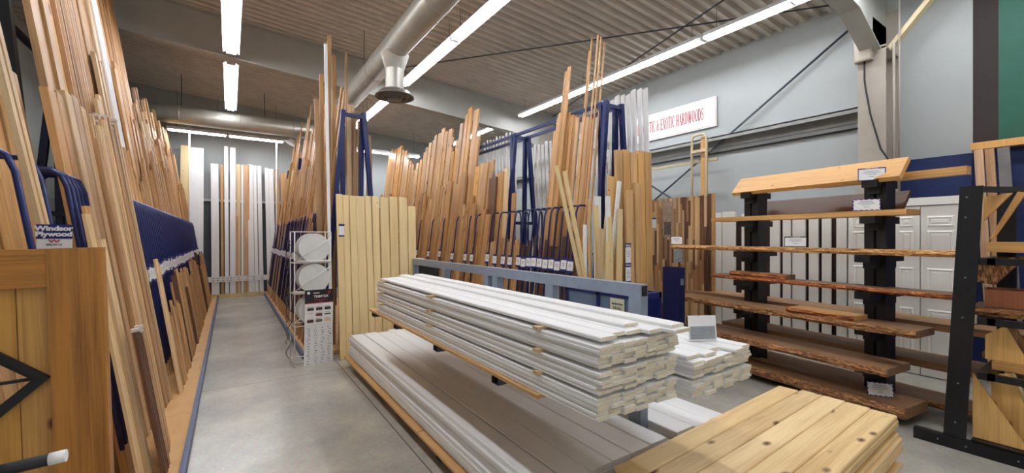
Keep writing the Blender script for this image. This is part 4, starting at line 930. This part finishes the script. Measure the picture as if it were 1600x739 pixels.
tri('narrow pale board offcut leaning at the back of the tray', [(-.24, 0), (-.29, .0), (-.13, .5), (-.08, .5)], .03, RR(4.76, .62, .104, 0, 0), PINE)
tri('triangular pale offcut on the light lower slab', [(.08, 0), (-.14, 0), (-.02, .27), (.08, .18)], .02, RR(4.80, .56, .672, 0, 0), BURL)
tri('grey-edged offcut leaning behind the triangular one on the lower slab', [(-.08, 0), (-.17, 0), (-.05, .30), (.0, .28)], .025, RR(4.85, .56, .672, 0, 0), SLABW)
for i, (x, y, h) in enumerate(((4.86, .36, .3), (4.88, .28, .31))):
    tag(obj('live_edge_plank', box(NB(), 0, .05, 0, .03, 0, h), SLABW, mx=RR(x, y, .672, .0, 0) @ Matrix.Rotation(.12, 4, 'X')), 'short live-edge plank upright on the lower slab, %s one' % ('first' if i == 0 else 'second'), 'plank', 'short upright planks')
tri('rough bark piece wedged above the wooden box', [(.13, .20), (.13, .02), (.03, .0), (-.12, .22)], .06, RR(4.78, .56, 1.24, 0, 0), BARK)
tri('long orange wedge slanting up under the top bar', [(.08, .02), (.05, .04), (-.10, .36), (-.06, .37)], .05, RR(4.80, .54, 1.567, 0, 0), SLABP)
tri('orange bark-edged slab corner under the top bar', [(.10, .16), (.10, .34), (-.04, .36)], .05, RR(4.74, .54, 1.567, 0, 0), SLABP)
for i, (y, x) in enumerate(((.86, 6.95), (.78, 6.97), (.68, 6.99))):
    stand('live_edge_plank', 'tall live-edge plank leaning on the navy wall, %s from the doors' % nth(i + 1), 'plank', 'tall planks on the navy wall', x, y, 0, 2.6, .07 if i < 2 else .09, .04, .04, -.05, 0, PINKWOOD if i < 2 else plain('grey_plank', (110, 108, 106), .6, noise=.3), 'flat')

# ------------------------------------------------------------------ doors against the sign wall
def panel_door(lab, y0, y1, x, z1, name='bifold_door', panels=True, group='white doors against the sign wall', knob=None, lean=.0):
    x *= .962; y0 *= .962; y1 *= .962; z1 = 1.6 + (z1 - 1.6) * .962
    t = thing(name, lab, 'door', (x, (y0 + y1) / 2, 0), 0, group); h = (y1 - y0) / 2 - .002
    t.rotation_euler = (0, lean, 0)
    obj('slab', box(NB(), 0, .035, -h, h, .01, z1), CREAM, t)
    if panels:
        for (a, b) in ((.15, .78), (.92, 1.25), (1.38, 1.68), (1.72, z1 - .12)) if z1 > 1.95 else ((.15, .8), (.95, z1 - .15)):
            bm = NB(); i = .05; MP = axes((0, 0, 0), (0, 1, 0), (0, 0, 1), (1, 0, 0))
            O_ = [(-h + i, a), (h - i, a), (h - i, b), (-h + i, b)]; I_ = [(-h + i + .018, a + .018), (h - i - .018, a + .018), (h - i - .018, b - .018), (-h + i + .018, b - .018)]
            for k in range(4):
                vs = [bm.verts.new(MP @ Vector((p[0], p[1], z))) for p, z in ((O_[k], -.001), (O_[(k + 1) % 4], -.001), (I_[(k + 1) % 4], -.014), (I_[k], -.014))]; bm.faces.new(vs)
                J_ = [(-h + i + .03, a + .03), (h - i - .03, a + .03), (h - i - .03, b - .03), (-h + i + .03, b - .03)]
                vs = [bm.verts.new(MP @ Vector((p[0], p[1], z))) for p, z in ((I_[k], -.014), (I_[(k + 1) % 4], -.014), (J_[(k + 1) % 4], -.002), (J_[k], -.002))]; bm.faces.new(vs)
            if h > .09:
                K_ = [(-h + i + .05, a + .05), (h - i - .05, a + .05), (h - i - .05, b - .05), (-h + i + .05, b - .05)]
                for k in range(4):
                    vs = [bm.verts.new(MP @ Vector((p[0], p[1], z))) for p, z in ((J_[k], -.002), (J_[(k + 1) % 4], -.002), (K_[(k + 1) % 4], -.012), (K_[k], -.012))]; bm.faces.new(vs)
                bm.faces.new([bm.verts.new(MP @ Vector((p[0], p[1], -.012))) for p in K_])
            bmesh.ops.remove_doubles(bm, verts=bm.verts[:], dist=1e-5)
            obj('raised_panel', bm, CREAM, t)
    if knob is not None:
        obj('knob', tube(NB(), [(-.03, knob, .92), (-.025, knob, .92), (-.001, knob, .92)], .013, 12), GREYST, t)
    return t
panel_door('white bifold closet door leaf with knob, leaf beside the black post', 1.445, 1.69, 6.9, 1.98, knob=-.09)
panel_door('white bifold closet door leaf, leaf next to the end plate', 1.10, 1.44, 6.9, 1.98, knob=.13)
tag(obj('door_casing', box(NB(), 6.61, 6.70, 1.03, 1.645, 1.972, 2.06), CREAM), 'white casing head above the bifold closet doors', 'trim')
for i, (a, b, z) in enumerate(((4.02, 4.21, 2.0), (3.89, 4.0, 2.02), (3.66, 3.88, 2.03), (3.45, 3.56, 1.98), (2.99, 3.13, 2.0), (2.84, 2.95, 2.0), (2.65, 2.82, 2.0), (2.49, 2.61, 2.0), (2.34, 2.45, 2.0), (2.16, 2.28, 2.0))):
    panel_door('white door stored on edge against the sign wall, %s from the hardwood panel' % nth(i + 1), a, b, 6.88, z, 'stored_door', False, 'white doors stored on edge')
    C.objects[-1] if False else None
panel_door('white panel door beside the black post, widest of those stored', 1.88, 2.14, 6.86, 2.0, 'stored_door')
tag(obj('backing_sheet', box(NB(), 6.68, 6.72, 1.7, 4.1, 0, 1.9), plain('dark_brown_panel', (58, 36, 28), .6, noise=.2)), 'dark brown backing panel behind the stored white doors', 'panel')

# hardwood strip panel
t = thing('hardwood_display', 'tall panel of light and dark hardwood strips by the sign wall', 'panel', (5.62, 3.95, 0))
rr = random.Random(11)
sm = [wood('strip_light', (226, 190, 142), (190, 146, 100)), wood('strip_mid', (186, 136, 94), (140, 94, 62)), wood('strip_dark', (120, 78, 56), (80, 48, 34))]
y = -.55; k = 0
while y < .43:
    wd = rr.uniform(.03, .045); z = .0; bm = NB()
    while z < 2.2:
        h = min(rr.uniform(.25, .7), 2.2 - z + .001); q = rr.choice((0, 0, 1, 1, 2)); box(bm, 0, .025, y, y + wd - .002, z, z + h, q); z += h
    obj('hardwood_strip', bm, sm, t)
    y += wd
sh = thing('sample_sheet', 'tall photo sheet fixed on the hardwood strip panel', 'poster', (5.612, 4.03, 1.86))
obj('sheet', box(NB(), -.002, .0, -.08, .08, -.26, .30), plain('photo_sheet', (176, 152, 132), .25, noise=.4, scale=14), sh)
obj('photo', box(NB(), -.004, -.002, -.06, .06, -.22, -.02), plain('photo_dark', (96, 80, 70), .3, noise=.7, scale=30), sh)
t = thing('price_tag', 'blue and white price tag hanging on the hardwood strip panel', 'tag', (5.60, 4.27, 1.83))
obj('card', box(NB(), -.002, .002, -.04, .04, -.08, .06), CARD, t); obj('header', box(NB(), -.003, .002, -.04, .04, .06, .08), CARDB, t)
t = thing('leaflet_holder', 'clear leaflet holder on the lower part of the hardwood strip panel', 'holder', (5.60, 3.83, 1.38))
obj('leaflet', box(NB(), -.01, .0, -.07, .07, -.15, .08), plain('silver_leaflet', (176, 178, 182), .25, noise=.3, scale=25), t)
for i, (y, wd, m) in enumerate(((3.50, .05, MAPLE), (3.43, .05, MAPLE), (3.37, .05, WALNUT), (3.32, .04, OAK))):
    stand('hardwood_board', 'narrow hardwood board at the camera side of the strip panel, %s one' % nth(i + 1), 'board', 'narrow hardwood boards by the strip panel', 5.66, y + .0, 0, 2.22, wd, .03, .0, 0, 0, m, 'flat')
# tan loop rack with orange post
t = thing('loop_frame', 'tan steel loop frame with an orange timber post near the sign wall', 'frame', (6.85, 4.25, 0))
pts = [(0, .17, 0), (0, .17, 3.28)] + [(0, .17 - .06 * (1 - math.cos(a)), 3.28 + .13 * math.sin(a)) for a in (.5, 1.0, 1.5)] + [(0, -.06, 3.40), (0, -.10, 3.34), (0, -.10, 0)]
obj('loop', tube(NB(), pts, .022, 8), TAN, t)
obj('crossbar', beam(NB(), (0, .17, 3.12), (0, -.10, 3.12), .05, .05), TAN, t)
obj('timber_post', box(NB(), .03, .08, -.085, .02, 0, 3.36), SLABP, t)
tag(obj('long_rail', box(NB(), 6.93, 6.97, 4.0, 8.4, 2.93, 2.97), TAN), 'pale rail running along the sign wall behind the loop frame', 'rail')

# ------------------------------------------------------------------ wall sign
t = thing('wall_sign', 'long white wall sign reading exotic hardwoods in red serif capitals', 'sign', (XR - .03, 4.20, 3.61))
MS = axes((0, 0, 0), (0, -1, 0), (0, 0, 1), (-1, 0, 0))   # x' = -Y (reading direction), y' = up, z' = towards room
LEN, HT = 2.15, .54
bm = NB(); prism(bm, [(-LEN, 0), (0, 0), (0, HT), (-LEN, HT)], 0, .012, M=MS); obj('board', bm, CARD, t)
bm = NB()
for a in ((-LEN + .02, -.02, .02, .026), (-LEN + .02, -.02, HT - .026, HT - .02), (-.026, -.02, .02, HT - .02), (-LEN + .02, -LEN + .026, .02, HT - .02)):
    prism(bm, [(a[0], a[2]), (a[1], a[2]), (a[1], a[3]), (a[0], a[3])], .012, .0135, M=MS)
obj('border_line', bm, PINKL, t)
# condensed serif capitals drawn from strokes; unit cell: height 1
TH, TN = .15, .06
def bar(x0, y0, x1, y1, w_): 
    d = Vector((x1 - x0, y1 - y0)); L2 = d.length; 
    if abs(d.y) < 1e-6: return [(x0, y0 - w_ / 2), (x1, y1 - w_ / 2), (x1, y1 + w_ / 2), (x0, y0 + w_ / 2)]
    h = w_ / 2; return [(x0 - h, y0), (x0 + h, y0), (x1 + h, y1), (x1 - h, y1)]
def serif(x, y, w_=.22): return [(x - w_ / 2, y - (0 if y < .5 else .035)), (x + w_ / 2, y - (0 if y < .5 else .035)), (x + w_ / 2, y + (.035 if y < .5 else 0)), (x - w_ / 2, y + (.035 if y < .5 else 0))]
def ell(cx, cy, rx, ry, a0, a1, n=14, thick=TH, thin=TN):
    out = []
    for i in range(n):
        q = []
        for a, s in ((a0 + (a1 - a0) * i / n, 1), (a0 + (a1 - a0) * (i + 1) / n, 1), (a0 + (a1 - a0) * (i + 1) / n, 0), (a0 + (a1 - a0) * i / n, 0)):
            k = 1 if s else 0; tx = thick * (0 if k else 1); ty = thin * (0 if k else 1)
            q.append((cx + (rx - tx) * math.cos(a), cy + (ry - ty) * math.sin(a)))
        out.append(q)
    return out
def glyph(c):
    R_ = math.radians
    if c == 'T': return .56, [bar(.28, 0, .28, 1, TH), bar(.02, .965, .54, .965, .07), serif(.28, 0, .3), bar(.05, .82, .04, 1, .05), bar(.51, .82, .52, 1, .05)]
    if c == 'I': return .3, [bar(.15, 0, .15, 1, TH), serif(.15, 0), serif(.15, 1)]
    if c == 'C': return .56, ell(.3, .5, .28, .5, R_(55), R_(305)) + [bar(.48, .7, .48, .97, .05), bar(.48, .05, .48, .2, .04)]
    if c == 'O': return .62, ell(.31, .5, .29, .5, 0, 2 * PI, 22)
    if c == 'D': return .62, [bar(.13, 0, .13, 1, TH), serif(.12, 0), serif(.12, 1)] + ell(.2, .5, .38, .5, -PI / 2, PI / 2)
    if c == 'E': return .52, [bar(.13, 0, .13, 1, TH), bar(.03, .035, .48, .035, .07), bar(.03, .965, .46, .965, .07), bar(.13, .52, .38, .52, .06), bar(.46, 0, .47, .22, .05), bar(.44, .8, .45, 1, .05), bar(.37, .42, .37, .62, .04)]
    if c == 'X': return .6, [bar(.12, 1, .48, 0, TH), bar(.48, 1, .12, 0, TN), serif(.12, 0), serif(.48, 0), serif(.12, 1), serif(.48, 1)]
    if c == 'H': return .66, [bar(.14, 0, .14, 1, TH), bar(.52, 0, .52, 1, TH), bar(.14, .5, .52, .5, .06), serif(.14, 0), serif(.52, 0), serif(.14, 1), serif(.52, 1)]
    if c == 'A': return .62, [bar(.3, 1, .1, 0, TN), bar(.3, 1, .5, 0, TH), bar(.18, .33, .44, .33, .06), serif(.1, 0, .2), serif(.5, 0)]
    if c == 'R': return .62, [bar(.13, 0, .13, 1, TH), serif(.13, 0), serif(.12, 1), bar(.3, .5, .5, 0, TH), serif(.54, 0, .16)] + ell(.2, .74, .3, .26, -PI / 2, PI / 2)
    if c == 'W': return .84, [bar(.12, 1, .28, 0, TH), bar(.28, 0, .42, .95, TN), bar(.42, 1, .58, 0, TH), bar(.58, 0, .74, 1, TN), serif(.12, 1), serif(.42, 1, .2), serif(.74, 1, .18)]
    if c == 'S': return .5, ell(.25, .74, .2, .26, R_(35), R_(255), 10, .1) + ell(.25, .26, .21, .26, R_(-145), R_(75), 10, .1) + [bar(.15, .62, .36, .40, .13), bar(.42, .74, .42, .97, .045), bar(.05, .03, .05, .26, .045)]
    if c == 'M': return .8, [bar(.12, 0, .12, 1, TN), bar(.12, 1, .38, .1, TH), bar(.38, .1, .64, 1, TN), bar(.66, 0, .66, 1, TH), serif(.12, 0), serif(.66, 0), serif(.1, 1, .18), serif(.68, 1, .18)]
    if c == '&': return .62, ell(.24, .78, .15, .22, 0, 2 * PI, 14, .08) + ell(.24, .28, .22, .28, R_(40), R_(330), 14, .11) + [bar(.2, .62, .5, .02, .1), bar(.54, .62, .40, .2, .05), bar(.46, .6, .62, .6, .045)]
    return .3, []
txt = 'DOMESTIC & EXOTIC HARDWOODS'; CH = .225; SXc = .118 / .6 * .72
adv = []; X_ = 0
for c in txt: adv.append((c, X_)); X_ += glyph(c)[0] + .035
TW = 1.52; sc_x = TW / X_
bm = NB()
for c, x in adv:
    for poly in glyph(c)[1]:
        prism(bm, [(-.24 - TW + (x + p[0]) * sc_x, .165 + p[1] * CH) for p in poly], .0125, .0145, M=MS)
obj('lettering', bm, RED, t)

# ------------------------------------------------------------------ cabinet, bins behind the white stacks
t = thing('steel_cart', 'blue-grey panelled cart with navy frame behind the grey rail', 'cart', (3.1, 2.95, 0))
bm = NB()
for y in (.46, .0, -.46): box(bm, -.1, -.07, y - .02, y + .02, 0, 1.09)
box(bm, -.1, -.07, -.48, .48, 1.04, 1.09); box(bm, -.1, .25, .44, .48, 1.04, 1.09); box(bm, -.1, .25, -.48, -.44, 1.04, 1.09)
box(bm, .22, .25, -.48, .48, 0, 1.09); obj('frame', bm, plain('deep_navy', (20, 28, 92), .4, noise=.1), t)
obj('panel', box(NB(), -.085, -.075, -.44, .44, .05, 1.04), CABGR, t)
pn = obj('paper_notice', box(NB(), -.104, -.102, -.34, -.17, .84, 1.03), plain('cream_paper', (214, 212, 186), .7, noise=.05), t)
MT = axes((0, 0, 0), (0, -1, 0), (0, 0, 1), (-1, 0, 0))
for s, z in (('Stock in Area', .98), ('FOR SALE', .94), ('& Not Here', .89)): text(s, .032, INK, pn, Matrix.Translation((-.1045, -.255, z)) @ MT, sx=.75, bold=.0006)
t = thing('navy_bin', 'narrow navy steel bin beside the hardwood strip panel', 'bin', (4.72, 3.3, 0))
bm = NB(); box(bm, -.06, -.05, -.12, .12, 0, 1.22); box(bm, .05, .06, -.12, .12, 0, 1.22); box(bm, -.05, .05, .1, .12, 0, 1.22); box(bm, -.05, .05, -.12, -.1, 0, 1.22); box(bm, -.05, .05, -.1, .1, 0, .03); obj('body', bm, BLUE, t)
obj('label_plate', box(NB(), -.03, .03, -.123, -.12, 1.0, 1.08), GREYST, t)
t = thing('black_tote', 'black plastic tote at the far end of the grey rail', 'bin', (2.42, 6.12, 0))
bm = NB(); box(bm, -.25, .25, -.14, .14, .0, 1.17); obj('body', bm, BLACKM, t)
obj('rim', box(NB(), -.27, .27, -.16, .16, 1.17, 1.2), BLACKM, t)
tag(obj('white_carton', box(NB(), 2.22, 2.45, 6.02, 6.22, 1.201, 1.28), CARD), 'small white carton lying on the black tote', 'box')

# close-up shelf label on the near divider
t = thing('shelf_label', 'navy and white shop label clipped on the front navy divider', 'sign', (-.59, 2.45, 1.555), math.radians(-8))
obj('card', box(NB(), -.052, .052, -.002, .002, 0, .075), CARD, t); hd = obj('header', box(NB(), -.053, .053, -.004, .003, .04, .098), CARDB, t)
text('Windsor', .026, CARD, t, Matrix.Translation((0, -.0045, .081)) @ FACE_CAM, sx=1.2, bold=.0012)
text('Plywood', .026, CARD, t, Matrix.Translation((0, -.0045, .058)) @ FACE_CAM, sx=1.2, bold=.0012)
bm = NB(); Mz = FACE_CAM
for x0, z0, x1, z1 in ((-.016, .036, -.008, .026), (-.008, .026, 0, .036), (0, .036, .008, .026), (.008, .026, .016, .036)): beam(bm, (x0, -.003, z0), (x1, -.003, z1), .003, .003)
obj('zigzag_mark', bm, RED, t)
text('BIRCH 1X', .011, INK, t, Matrix.Translation((0, -.0028, .016)) @ FACE_CAM)
